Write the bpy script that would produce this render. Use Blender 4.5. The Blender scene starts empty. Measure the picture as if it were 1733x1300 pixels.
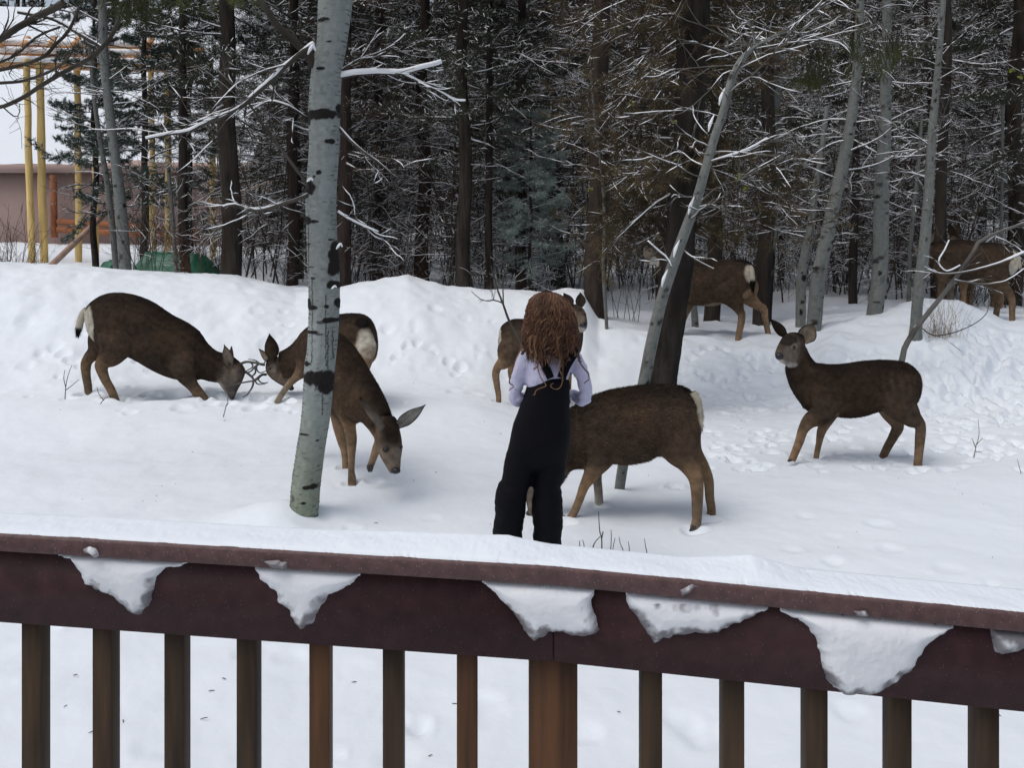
import bpy, math, random
import numpy as np
from mathutils import Vector, Matrix, kdtree, noise as mnoise

random.seed(7)
rng = np.random.default_rng(7)
C = bpy.context.scene.collection
sc = bpy.context.scene
F = 1500.0          # focal length in photo pixels (photo 1733 wide)
UC, HV, CH = 866.5, 400.0, 1.6   # principal column, horizon row, camera height

# ------------------------------------------------------------------ camera
cam = bpy.data.cameras.new('camera')
cam.sensor_width = 36.0
cam.lens = 36.0 * F / 1733.0
cam.shift_y = -250.0 / 1733.0
cam.clip_start = 0.05
cam.clip_end = 1000.0
camo = bpy.data.objects.new('camera', cam)
C.objects.link(camo)
camo.location = (0, 0, CH)
camo.rotation_euler = (math.radians(90), 0, 0)
sc.camera = camo
cam.dof.use_dof = False

# ------------------------------------------------------------------ light
SUN_EL, SUN_ROT = math.radians(64), math.radians(235)
world = bpy.data.worlds.new('World')
sc.world = world
world.use_nodes = True
wn = world.node_tree
for n in list(wn.nodes):
    wn.nodes.remove(n)
wo = wn.nodes.new('ShaderNodeOutputWorld')
bg = wn.nodes.new('ShaderNodeBackground')
sky = wn.nodes.new('ShaderNodeTexSky')
sky.sky_type = 'NISHITA'
sky.sun_disc = False
sky.sun_elevation = SUN_EL
sky.sun_rotation = SUN_ROT
sky.air_density = 1.0
sky.dust_density = 4.0
sky.ozone_density = 1.0
hs = wn.nodes.new('ShaderNodeHueSaturation')       # cloud cover takes most of the blue out of the sky
hs.inputs['Saturation'].default_value = 0.62
wn.links.new(sky.outputs[0], hs.inputs['Color'])
wn.links.new(hs.outputs[0], bg.inputs[0])
bg.inputs[1].default_value = 0.15
wn.links.new(bg.outputs[0], wo.inputs[0])

sun = bpy.data.lights.new('sun', 'SUN')
sun.energy = 0.7
sun.angle = math.radians(40)
sun.color = (1.0, 0.97, 0.93)
suno = bpy.data.objects.new('sun', sun)
C.objects.link(suno)
# direction towards the sun, from the sky's convention (rotation clockwise from +Y)
sd = Vector((math.sin(SUN_ROT) * math.cos(SUN_EL), math.cos(SUN_ROT) * math.cos(SUN_EL), math.sin(SUN_EL)))
suno.rotation_euler = (-sd).to_track_quat('-Z', 'Y').to_euler()

sc.view_settings.view_transform = 'Standard'
sc.view_settings.look = 'None'
sc.view_settings.gamma = 1
sc.view_settings.exposure = -0.09
sc.view_settings.use_curve_mapping = False
sc.cycles.max_bounces = 5
sc.cycles.diffuse_bounces = 3
sc.cycles.glossy_bounces = 2
sc.cycles.transparent_max_bounces = 4

# ------------------------------------------------------------------ helpers
def U(u, v, D):
    return Vector(((u - UC) / F * D, D, CH + (HV - v) / F * D))

def cr(P, t):
    """Catmull-Rom through the rows of P at parameter t (0..len-1)."""
    P = np.asarray(P, float)
    n = len(P)
    t = np.clip(np.asarray(t, float), 0, n - 1 - 1e-9)
    i = np.floor(t).astype(int)
    f = (t - i)[:, None]
    p0 = P[np.maximum(i - 1, 0)]; p1 = P[i]; p2 = P[np.minimum(i + 1, n - 1)]; p3 = P[np.minimum(i + 2, n - 1)]
    return 0.5 * ((2 * p1) + (-p0 + p2) * f + (2 * p0 - 5 * p1 + 4 * p2 - p3) * f ** 2 + (-p0 + 3 * p1 - 3 * p2 + p3) * f ** 3)

def smooth(t):
    t = np.clip(t, 0, 1)
    return t * t * (3 - 2 * t)

_perm = rng.random((256, 256))
def vnoise(x, y, seed=0):
    x = np.asarray(x, float) + seed * 17.3; y = np.asarray(y, float) + seed * 9.1
    xi = np.floor(x).astype(int); yi = np.floor(y).astype(int)
    fx = x - xi; fy = y - yi
    fx = fx * fx * (3 - 2 * fx); fy = fy * fy * (3 - 2 * fy)
    g = lambda a, b: _perm[a & 255, b & 255]
    return ((g(xi, yi) * (1 - fx) + g(xi + 1, yi) * fx) * (1 - fy) + (g(xi, yi + 1) * (1 - fx) + g(xi + 1, yi + 1) * fx) * fy) * 2 - 1

def fbm(x, y, o=4, seed=0):
    s = 0; a = 1.0; tot = 0
    for k in range(o):
        s = s + a * vnoise(x * 2 ** k, y * 2 ** k, seed + k * 3.7)
        tot += a; a *= 0.5
    return s / tot

class MB:
    """collects vertices, faces and per-vertex colours; builds one mesh"""
    def __init__(s):
        s.V = []; s.Fq = []; s.Ft = []; s.col = []; s.n = 0; s.uv = []
    def add(s, V, Q=None, T=None, col=None):
        V = np.asarray(V, float).reshape(-1, 3)
        if Q is not None and len(Q): s.Fq.append(np.asarray(Q, int) + s.n)
        if T is not None and len(T): s.Ft.append(np.asarray(T, int) + s.n)
        s.V.append(V)
        if col is not None:
            col = np.asarray(col, float)
            if col.ndim == 1: col = np.tile(col, (len(V), 1))
            s.col.append(col)
        s.n += len(V)
    def mesh(s, name, m=None, smooth_=True):
        V = np.concatenate(s.V) if s.V else np.zeros((0, 3))
        me = bpy.data.meshes.new(name)
        Q = np.concatenate(s.Fq) if s.Fq else np.zeros((0, 4), int)
        T = np.concatenate(s.Ft) if s.Ft else np.zeros((0, 3), int)
        me.vertices.add(len(V)); me.vertices.foreach_set('co', V.ravel())
        nl = len(Q) * 4 + len(T) * 3
        me.loops.add(nl)
        me.loops.foreach_set('vertex_index', np.concatenate([Q.ravel(), T.ravel()]).astype(np.int32))
        me.polygons.add(len(Q) + len(T))
        st = np.concatenate([np.arange(len(Q)) * 4, len(Q) * 4 + np.arange(len(T)) * 3]).astype(np.int32)
        me.polygons.foreach_set('loop_start', st)
        me.update(calc_edges=True)
        me.validate()
        if smooth_: me.polygons.foreach_set('use_smooth', np.ones(len(me.polygons), bool))
        if s.col:
            c = np.concatenate(s.col)
            a = me.color_attributes.new('Col', 'FLOAT_COLOR', 'POINT')
            a.data.foreach_set('color', np.concatenate([c[:, :3], np.ones((len(c), 1))], 1).ravel())
        if m: me.materials.append(m)
        return me
    def build(s, name, m=None, parent=None, smooth_=True, **kw):
        return link(name, s.mesh(name, m, smooth_), parent, **kw)

def link(name, me, parent=None, label=None, cat=None, group=None, kind=None, loc=None):
    o = bpy.data.objects.new(name, me)
    C.objects.link(o)
    if parent is not None: o.parent = parent
    if loc is not None: o.location = loc
    tag(o, label, cat, group, kind)
    return o

def tag(o, label=None, cat=None, group=None, kind=None):
    if label: o['label'] = label
    if cat: o['category'] = cat
    if group: o['group'] = group
    if kind: o['kind'] = kind
    return o

def thing(name, label, cat, loc=(0, 0, 0), group=None):
    return link(name, None, None, label, cat, group, None, loc)

def reorigin(o_empty, loc):
    """put an Empty at the thing's base while its parts keep their world place"""
    loc = Vector(loc)
    o_empty.location = loc
    for c in o_empty.children:
        c.location = Vector(c.location) - loc

def tube(mb, pts, rad, sides=6, col=None, step=None, cap=True, sm=True):
    P = np.array([tuple(p) for p in pts], float); R = np.array(rad, float)
    if sm and len(P) > 2 or step:
        L = np.linalg.norm(np.diff(P, axis=0), axis=1).sum()
        n = max(len(P), int(L / (step or max(L / (len(P) * 3), 1e-4))) + 1)
        t = np.linspace(0, len(P) - 1, n)
        R = np.interp(t, np.arange(len(P)), R); P = cr(P, t)
    T = np.gradient(P, axis=0); T /= np.linalg.norm(T, axis=1)[:, None] + 1e-12
    ref = np.array([0.0, 0.0, 1.0]) if abs(T[0][2]) < 0.9 else np.array([0.0, -1.0, 0.0])
    A = np.cross(T, ref); A /= np.linalg.norm(A, axis=1)[:, None] + 1e-12
    B = np.cross(T, A)
    th = np.linspace(0, 2 * np.pi, sides, endpoint=False)
    V = P[:, None, :] + R[:, None, None] * (A[:, None, :] * np.cos(th)[None, :, None] + B[:, None, :] * np.sin(th)[None, :, None])
    n = len(P)
    i = np.arange(n - 1)[:, None] * sides; j = np.arange(sides)[None, :]; j2 = (j + 1) % sides
    Q = np.stack([i + j, i + j2, i + sides + j2, i + sides + j], -1).reshape(-1, 4)
    V = V.reshape(-1, 3); Tr = None
    if cap:
        V = np.concatenate([V, P[:1], P[-1:]]); a = n * sides
        Tr = np.array([[a, (k + 1) % sides, k] for k in range(sides)] + [[a + 1, (n - 1) * sides + k, (n - 1) * sides + (k + 1) % sides] for k in range(sides)])
    mb.add(V, Q, Tr, col)
    return P

def prisms(mb, P0, P1, R0, R1, col=None):
    """many three-sided twig segments at once"""
    P0 = np.asarray(P0, float); P1 = np.asarray(P1, float); R0 = np.asarray(R0)[:, None]; R1 = np.asarray(R1)[:, None]
    T = P1 - P0; T /= np.linalg.norm(T, axis=1)[:, None] + 1e-9
    ref = np.where(np.abs(T[:, 2:3]) < 0.9, np.array([[0, 0, 1.0]]), np.array([[1.0, 0, 0]]))
    A = np.cross(T, ref); A /= np.linalg.norm(A, axis=1)[:, None] + 1e-9
    B = np.cross(A, T)
    vs = []
    for P, R in ((P0, R0), (P1, R1)):
        for k in range(3):
            th = math.pi / 2 + k * 2 * math.pi / 3
            vs.append(P + R * (A * math.cos(th) + B * math.sin(th)))
    V = np.stack(vs, 1).reshape(-1, 3)
    b = np.arange(len(P0))[:, None] * 6
    Q = np.concatenate([b + np.array([[k, (k + 1) % 3, 3 + (k + 1) % 3, 3 + k]]) for k in range(3)])
    mb.add(V, Q, None, col)

def box(mb, a, b, col=None):
    x0, y0, z0 = a; x1, y1, z1 = b
    V = [(x0, y0, z0), (x1, y0, z0), (x1, y1, z0), (x0, y1, z0), (x0, y0, z1), (x1, y0, z1), (x1, y1, z1), (x0, y1, z1)]
    mb.add(V, [(0, 3, 2, 1), (4, 5, 6, 7), (0, 1, 5, 4), (1, 2, 6, 5), (2, 3, 7, 6), (3, 0, 4, 7)], None, col)

def obox(mb, p0, p1, hx, hz0, hz1, depth0, depth1):
    """board from p0 to p1 (xy), between heights, between depths behind the line"""
    p0 = np.array(p0, float); p1 = np.array(p1, float)
    d = (p1 - p0)[:2]; d /= np.linalg.norm(d); nrm = np.array([-d[1], d[0]])
    if nrm[1] < 0: nrm = -nrm
    V = []
    for (z0, z1, P) in ((hz0[0], hz1[0], p0), (hz0[1], hz1[1], p1)):
        for z in (z0, z1):
            for dd in (depth0, depth1):
                V.append((P[0] + nrm[0] * dd, P[1] + nrm[1] * dd, z))
    # order: P0:(z0,d0)(z0,d1)(z1,d0)(z1,d1)  P1: same +4
    Q = [(0, 1, 3, 2), (4, 6, 7, 5), (0, 4, 5, 1), (2, 3, 7, 6), (0, 2, 6, 4), (1, 5, 7, 3)]
    mb.add(V, Q)

# ------------------------------------------------------------------ materials
def mat(name, col=(.5, .5, .5), rough=.7, vcol=False, noise=None, bump=None, spec=.5, sheen=0, sss=0, coat=0, stretch=None, twosided=True):
    """noise = (scale, dark_factor, detail); bump = (scale, strength, distance)"""
    m = bpy.data.materials.new(name); m.use_nodes = True
    nt = m.node_tree; b = nt.nodes['Principled BSDF']
    b.inputs['Roughness'].default_value = rough
    b.inputs['Specular IOR Level'].default_value = spec
    if sheen: b.inputs['Sheen Weight'].default_value = sheen
    if coat: b.inputs['Coat Weight'].default_value = coat
    tc = nt.nodes.new('ShaderNodeTexCoord'); vec = tc.outputs['Object']
    if stretch:
        mp = nt.nodes.new('ShaderNodeMapping'); mp.inputs['Scale'].default_value = stretch
        nt.links.new(vec, mp.inputs[0]); vec = mp.outputs[0]
    if vcol:
        a = nt.nodes.new('ShaderNodeAttribute'); a.attribute_name = 'Col'; src = a.outputs['Color']
    else:
        r = nt.nodes.new('ShaderNodeRGB'); r.outputs[0].default_value = (*col, 1); src = r.outputs[0]
    if noise:
        n = nt.nodes.new('ShaderNodeTexNoise'); n.inputs['Scale'].default_value = noise[0]; n.inputs['Detail'].default_value = noise[2]
        nt.links.new(vec, n.inputs['Vector'])
        mr = nt.nodes.new('ShaderNodeMapRange'); mr.inputs['From Min'].default_value = .3; mr.inputs['From Max'].default_value = .7
        mr.inputs['To Min'].default_value = noise[1]; mr.inputs['To Max'].default_value = 2 - noise[1]
        nt.links.new(n.outputs[0], mr.inputs[0])
        mx = nt.nodes.new('ShaderNodeVectorMath'); mx.operation = 'SCALE'
        nt.links.new(src, mx.inputs[0]); nt.links.new(mr.outputs[0], mx.inputs['Scale']); src = mx.outputs[0]
    nt.links.new(src, b.inputs['Base Color'])
    if bump:
        n2 = nt.nodes.new('ShaderNodeTexNoise'); n2.inputs['Scale'].default_value = bump[0]; n2.inputs['Detail'].default_value = 5
        nt.links.new(vec, n2.inputs['Vector'])
        bp = nt.nodes.new('ShaderNodeBump'); bp.inputs['Strength'].default_value = bump[1]; bp.inputs['Distance'].default_value = bump[2]
        nt.links.new(n2.outputs[0], bp.inputs['Height']); nt.links.new(bp.outputs[0], b.inputs['Normal'])
    return m

M = {}
M['snow'] = mat('snow', (.765, .815, .86), .6, noise=(1.5, .985, 4), bump=(14, .22, .02), spec=.25)
M['snow_wet'] = mat('snow_wet', vcol=True, rough=.45, bump=(90, .22, .005), spec=.4)
M['branch_snow'] = mat('branch_snow', (.86, .88, .90), .7, spec=.2)
M['bark_dark'] = mat('bark_dark', (.038, .031, .026), .95, noise=(9, .45, 5), bump=(16, 1, .05), stretch=(1, 1, .22), spec=.15)
M['bark_red'] = mat('bark_red', (.042, .031, .026), .95, noise=(9, .5, 5), bump=(16, 1, .05), stretch=(1, 1, .22), spec=.15)
M['twig_rust'] = mat('twig_rust', (.105, .052, .034), .9, noise=(3, .6, 2), spec=.15)
M['needle_frost'] = mat('needle_frost', (.30, .36, .32), .8, noise=(2, .6, 3), spec=.2)
M['needle_hang'] = mat('needle_hang', (.085, .066, .036), .85, noise=(3, .5, 3), spec=.1)
M['needle_olive'] = mat('needle_olive', (.075, .085, .030), .8, noise=(2, .5, 3), spec=.2)
M['twig'] = mat('twig', (.068, .061, .051), .9, noise=(3, .6, 2), spec=.15)
M['twig_brown'] = mat('twig_brown', (.085, .063, .048), .9, noise=(3, .6, 2), spec=.15)
M['twig_pale'] = mat('twig_pale', (.12, .115, .105), .85, noise=(5, .6, 2), spec=.15)
M['needle'] = mat('needle', (.046, .050, .034), .8, noise=(2, .5, 3), spec=.2)
M['needle_blue'] = mat('needle_blue', (.060, .085, .070), .8, noise=(2, .6, 3), spec=.2)
M['needle_brown'] = mat('needle_brown', (.058, .042, .030), .85, noise=(2, .5, 3), spec=.2)
M['needle_far'] = mat('needle_far', (.028, .028, .024), .9, noise=(.8, .45, 4), spec=.1)
M['bark_black'] = mat('bark_black', (.026, .022, .019), .95, noise=(9, .45, 5), bump=(16, 1, .05), stretch=(1, 1, .22), spec=.1)
M['leaf_yellow'] = mat('leaf_yellow', (.20, .22, .03), .7)
M['aspen'] = mat('aspen_bark', vcol=True, rough=.8, noise=(30, .86, 4), bump=(60, .35, .006), spec=.2)
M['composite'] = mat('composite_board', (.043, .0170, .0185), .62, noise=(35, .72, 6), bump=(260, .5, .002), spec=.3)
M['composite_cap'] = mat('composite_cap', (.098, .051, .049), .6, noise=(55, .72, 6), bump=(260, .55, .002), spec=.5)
M['wood'] = mat('stained_wood', (.052, .032, .018), .7, noise=(14, .5, 6), bump=(30, .4, .003), stretch=(3, 3, .25), spec=.3)
M['wood_orange'] = mat('orange_wood', (.082, .036, .014), .65, noise=(14, .5, 6), bump=(30, .4, .003), stretch=(3, 3, .25), spec=.35)
M['fur'] = mat('fur', vcol=True, rough=.95, noise=(24, .7, 4), spec=.05)
M['furblade'] = mat('fur_hair', vcol=True, rough=.95, spec=.03)
M['black'] = mat('black_gloss', (.008, .008, .009), .18, spec=.6)
M['nose'] = mat('nose', (.010, .010, .011), .35, spec=.5)
M['hoof'] = mat('hoof', (.03, .026, .022), .5)
M['antler'] = mat('antler', (.055, .050, .046), .55, noise=(30, .5, 4), bump=(60, .5, .003))
M['overalls'] = mat('overalls', (.0032, .0032, .005), .8, bump=(140, .25, .002), spec=.12)
M['shirt'] = mat('shirt', (.46, .455, .60), .85, bump=(160, .2, .002), spec=.2)
M['skin'] = mat('skin', (.50, .30, .22), .5)
M['hair'] = mat('hair', vcol=True, rough=.42, spec=.45)
M['boot'] = mat('boot', (.012, .012, .015), .6)
M['grass'] = mat('dead_grass', (.28, .20, .12), .9)
M['wall_house'] = mat('house_wall', (.37, .265, .235), .9, noise=(.7, .9, 4), bump=(30, .3, .02))
M['trim_house'] = mat('rust_timber', (.26, .090, .034), .8, noise=(3, .7, 4), stretch=(1, 1, 1))
M['log'] = mat('yellow_log', (.66, .47, .18), .75, noise=(3, .75, 5), bump=(20, .4, .01), stretch=(2, 2, .5))
M['log_orange'] = mat('orange_log', (.62, .34, .15), .75, noise=(3, .75, 5), bump=(20, .4, .01))
M['lumber'] = mat('weathered_lumber', (.36, .24, .18), .8, noise=(6, .75, 5))
M['tarp'] = mat('green_tarp', (.011, .10, .055), .5, noise=(5, .7, 4), bump=(8, .6, .03))

def speckle(m, scale, thr, col):
    """pale grains scattered in a composite board"""
    nt = m.node_tree; b = nt.nodes['Principled BSDF']; src = b.inputs['Base Color'].links[0].from_socket
    tc = nt.nodes.new('ShaderNodeTexCoord'); vo = nt.nodes.new('ShaderNodeTexVoronoi'); vo.inputs['Scale'].default_value = scale
    nt.links.new(tc.outputs['Object'], vo.inputs['Vector'])
    mr = nt.nodes.new('ShaderNodeMapRange'); mr.inputs['From Min'].default_value = thr; mr.inputs['From Max'].default_value = thr * .6
    nt.links.new(vo.outputs['Distance'], mr.inputs[0])
    sp = nt.nodes.new('ShaderNodeSeparateColor'); nt.links.new(vo.outputs['Color'], sp.inputs[0])
    g = nt.nodes.new('ShaderNodeMath'); g.operation = 'GREATER_THAN'; g.inputs[1].default_value = .86; nt.links.new(sp.outputs[0], g.inputs[0])
    mu = nt.nodes.new('ShaderNodeMath'); mu.operation = 'MULTIPLY'; nt.links.new(mr.outputs[0], mu.inputs[0]); nt.links.new(g.outputs[0], mu.inputs[1])
    mx = nt.nodes.new('ShaderNodeMix'); mx.data_type = 'RGBA'; nt.links.new(mu.outputs[0], mx.inputs[0]); nt.links.new(src, mx.inputs[6]); mx.inputs[7].default_value = (*col, 1)
    nt.links.new(mx.outputs[2], b.inputs['Base Color'])
speckle(M['composite'], 210, .24, (.115, .085, .08)); speckle(M['composite_cap'], 280, .34, (.22, .175, .165))

# ------------------------------------------------------------------ terrain
COLS = np.array([  # u, start of rise, crest depth, crest row in the photo
    (-1500, 8.0, 11.0, 430), (-200, 7.9, 11.0, 440), (0, 8.0, 11.0, 446), (100, 8.1, 11, 446), (200, 8.2, 11.0, 455), (300, 8.3, 11.0, 462), (400, 8.4, 11.0, 467),
    (500, 8.5, 10.8, 495), (560, 8.5, 10.8, 492), (620, 8.6, 10.8, 478), (690, 8.6, 10.8, 470), (750, 8.6, 10.8, 487), (830, 8.6, 10.8, 492),
    (910, 8.8, 10.6, 496), (960, 8.8, 10.6, 489), (988, 8.8, 10.5, 493), (1012, 8.8, 10.3, 540), (1080, 8.6, 10.2, 557), (1160, 8.3, 10.0, 567), (1250, 8.2, 10.0, 573), (1310, 8.1, 10.0, 568),
    (1400, 7.7, 9.7, 548), (1470, 7.7, 9.9, 533), (1560, 7.7, 10.0, 513), (1620, 7.7, 10.2, 510), (1665, 7.7, 10.2, 530), (1700, 7.7, 10.2, 545), (1760, 7.7, 10.2, 550),
    (1900, 7.7, 10.3, 530), (3200, 7.7, 10.3, 520)], float)

def base_height(x, y):
    x = np.asarray(x, float); y = np.asarray(y, float)
    Dn = np.maximum(y, 0.6)
    u = UC + x / Dn * F
    D0 = np.interp(u, COLS[:, 0], COLS[:, 1]); Dc = np.interp(u, COLS[:, 0], COLS[:, 2]); vc = np.interp(u, COLS[:, 0], COLS[:, 3])
    zc = CH + (HV - vc) / F * Dc
    left = 1 - smooth((u - 780) / 120)
    z = (0.11 * left + 0.02) * smooth((Dn - 6.6) / 1.4)
    rise = smooth((Dn - D0) / (Dc - D0))
    z = z + (zc - z) * rise
    # behind the crest
    zb = np.interp(u, [0, 400, 700, 1000, 1500], [1.02, .95, .80, .52, .55])
    zb = np.minimum(zb, zc - 0.02)
    z = z + (zb - z) * smooth((Dn - Dc - 0.15) / 1.8)
    zf = np.interp(u, [0, 400, 800, 1500], [1.66, 1.5, 1.25, 1.15])
    z = z + (zf - zb) * smooth((Dn - 13) / 22)
    z = z + np.maximum(Dn - 42, 0) * 0.10
    return z

FEET = []      # pits (x, y, radius, depth)
MOUNDS = []    # (x, y, radius, height)

def height(x, y, detail=True):
    x = np.asarray(x, float); y = np.asarray(y, float)
    z = base_height(x, y)
    k = smooth((y - 7.6) / 2.2)                       # the ploughed bank is lumpier
    z = z + 0.034 * fbm(x * .7, y * .7, 3, 1) * smooth((y - 3) / 3) + .010 * fbm(x * 2.2, y * 2.2, 3, 31)
    z = z + k * (0.095 * fbm(x * 1.3, y * 1.3, 4, 5)) * (1 - smooth((y - 9.8) / 1.0) * .6)
    if detail:
        crust = 0.010 + 0.016 * k + .018 * smooth((x - 1.2) / 1.5) * smooth((y - 6.5) / 1)
        z = z + crust * fbm(x * 5, y * 5, 4, 9)
    for (a, b, r, h) in MOUNDS:
        z = z + h * np.exp(-((x - a) ** 2 + (y - b) ** 2) / r ** 2)
    return z
def hz(x, y):
    return float(height(np.array([x]), np.array([y]))[0])
# ------------------------------------------------------------------ footprints and pits in the snow
def foot(u, v, D, r=.05, d=.05):
    p = U(u, v, D); FEET.append((p.x, p.y, r, d))
def ground_at(u, v):
    """the ground point seen at a photo pixel"""
    lo, hi = 2.0, 40.0
    Ds = np.linspace(2.2, 16, 1400)
    x = (u - UC) / F * Ds
    z = height(x, Ds, False)
    ray = CH + (HV - v) / F * Ds
    k = np.where(ray <= z)[0]
    D = Ds[k[0]] if len(k) else 12.0
    return Vector(((u - UC) / F * D, D, float(height(np.array([(u - UC) / F * D]), np.array([D]))[0])))

MOUNDS.append(((466 - UC) / F * 4.95, 4.95, .30, .105))      # snow banked against the big aspen
MOUNDS.append(((545 - UC) / F * 5.0, 4.86, .12, -.035))
MOUNDS.append(((1047 - UC) / F * 5.55, 5.5, .10, .02))
rf = random.Random(3)
def track(pts, step, jit=.05, r=.05, d=.08):
    for (a, b) in zip(pts[:-1], pts[1:]):
        pa, pb = ground_at(*a), ground_at(*b)
        L = (pb - pa).length; n = max(1, int(L / step))
        for i in range(n):
            p = pa.lerp(pb, i / n)
            s = (1 if i % 2 else -1) * .06
            FEET.append((p.x + s + rf.uniform(-jit, jit), p.y + rf.uniform(-jit, jit), r * rf.uniform(.7, 1.2), d * rf.uniform(.5, 1.2)))
for (a, b) in [((1230, 760), (1700, 700)), ((1200, 640), (1330, 600)), ((1600, 700), (1640, 600)), ((1400, 670), (1240, 700)), ((1150, 830), (1300, 720)),
               ((1560, 650), (1700, 560)), ((700, 590), (840, 640)), ((250, 610), (330, 600)), ((600, 620), (760, 570)), ((1690, 760), (1600, 690)),
               ((1250, 690), (1330, 650)), ((1580, 780), (1733, 740)), ((1200, 590), (1300, 620)), ((380, 660), (520, 690))]:
    track([a, b], .30)
for k in range(620):
    u = rf.uniform(1150, 1800); v = rf.uniform(588, 800)
    if rf.random() < .45: u = rf.uniform(1560, 1780); v = rf.uniform(560, 720)
    p = ground_at(u, v); FEET.append((p.x, p.y, rf.uniform(.025, .06), rf.uniform(.012, .05)))
for k in range(120):
    u = rf.uniform(40, 900); v = rf.uniform(520, 700)
    p = ground_at(u, v); FEET.append((p.x, p.y, rf.uniform(.03, .08), rf.uniform(.008, .03)))
for k in range(70):
    u = rf.uniform(-20, 1750); v = rf.uniform(860, 1290)
    p = ground_at(u, v); FEET.append((p.x, p.y, rf.uniform(.025, .07), rf.uniform(.004, .014)))
p_ = ground_at(1680, 650)
for t in np.linspace(0, 1, 14):      # the furrow on the right-hand bank
    q = ground_at(1665 + 30 * t, 668 - 70 * t); FEET.append((q.x, q.y, .07, .035))
for (u, v, r, d) in [(147, 668, .09, .06), (195, 674, .09, .06), (341, 671, .12, .08), (300, 668, .22, .05), (250, 668, .25, .03), (470, 680, .09, .05), (395, 675, .12, .05), (430, 676, .14, .04),
                     (595, 819, .05, .03), (584, 792, .05, .03), (633, 815, .05, .02), (845, 680, .06, .04), (1174, 900, .06, .04), (1202, 881, .05, .03),
                     (957, 886, .05, .03), (1014, 858, .05, .03), (1337, 786, .05, .02), (1381, 781, .05, .03), (1551, 800, .06, .03), (1489, 776, .06, .03)]:
    p = ground_at(u, v); FEET.append((p.x, p.y, r, d))

def terrain():
    nD, nU = 520, 620
    Dv = np.concatenate([np.linspace(.3, 2.2, 14, endpoint=False), np.linspace(2.2, 13, 400, endpoint=False), np.geomspace(13, 260, 106)])
    # columns: dense where the camera looks
    a = np.concatenate([np.linspace(-2.6, -.66, 40, endpoint=False), np.linspace(-.66, .66, 540, endpoint=False), np.linspace(.66, 2.6, 40)])
    Dg, Ag = np.meshgrid(Dv, a, indexing='ij')
    X = Ag * Dg; Y = Dg.copy()
    Z = height(X, Y)
    for (fx, fy, r, d) in FEET:
        i0, i1 = np.searchsorted(Dv, [fy - 3 * r, fy + 3 * r])
        if i1 <= i0: continue
        sl = slice(i0, i1)
        rr = ((X[sl] - fx) ** 2 + (Y[sl] - fy) ** 2) / r ** 2
        near = rr < 9
        ang = fx * 31 + fy * 17
        wob = 1 + .25 * np.sin(3 * np.arctan2(Y[sl] - fy, X[sl] - fx) + ang)
        prof = -1.0 * np.exp(-(rr * wob) ** 2) + .22 * np.exp(-(np.sqrt(rr) - 1.45) ** 2 / .12)
        Z[sl] += np.where(near, d * prof, 0)
    n = len(Dv); m_ = len(a)
    V = np.stack([X, Y, Z], -1).reshape(-1, 3)
    # a strip that carries the sheet behind the camera
    i = np.arange(n - 1)[:, None] * m_; j = np.arange(m_ - 1)[None, :]
    Q = np.stack([i + j, i + j + 1, i + m_ + j + 1, i + m_ + j], -1).reshape(-1, 4)
    mb = MB(); mb.add(V, Q)
    base = len(V)
    back = [(-60, -40, 0), (60, -40, 0)]
    row0 = V[:m_]
    mb2V = np.concatenate([row0, row0 + np.array([0, -30, 0])])
    k = np.arange(m_ - 1)
    mb.add(mb2V, np.stack([k, m_ + k, m_ + k + 1, k + 1], -1))
    o = mb.build('snow_ground', M['snow'], kind='structure')
    return o
terrain()

# ------------------------------------------------------------------ railing
RL = [(-500, 1.7231), (0, 1.654), (936, 1.538), (1733, 1.479), (2300, 1.44)]
def line_pt(u):
    """point of the cap's front edge line (x, y) at column u"""
    us = [a for a, b in RL]
    D = np.interp(u, us, [b for a, b in RL])
    # stay on straight boards in space: interpolate 1/D
    iD = np.interp(u, us, [1 / b for a, b in RL]); D = 1 / iD
    return np.array([(u - UC) / F * D, D])
def capbot_v(u):
    return np.interp(u, [-500, 0, 936, 1733, 2300], [904, 935, 993, 1073, 1130])
def zat(v, D): return CH + (HV - v) / F * D

rail = thing('deck_railing', 'reddish brown deck railing with a snowy cap and square wooden balusters across the foreground', 'railing', (0, 1.54, .1))
def board(name, u0, u1, m, z_of, dd0, dd1, bev=.004):
    p0, p1 = line_pt(u0), line_pt(u1)
    mb = MB()
    (a0, a1), (b0, b1) = z_of(u0), z_of(u1)
    obox(mb, p0, p1, 0, (a0, b0), (a1, b1), dd0, dd1)
    me = mb.mesh(name, m, False)
    bm_ = __import__('bmesh').new(); bm_.from_mesh(me)
    import bmesh
    bmesh.ops.recalc_face_normals(bm_, faces=bm_.faces)
    bmesh.ops.bevel(bm_, geom=bm_.edges[:], offset=bev, segments=2, affect='EDGES')
    bm_.to_mesh(me); bm_.free()
    return link(name, me, rail)
def zcap(u):
    D = line_pt(u)[1]; z = zat(capbot_v(u), D)
    return (z, z + .033)
def zfas(u):
    D = line_pt(u)[1]; z = zat(capbot_v(u), D)
    return (z - .140, z - .0005)
CAPW = .10
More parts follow.
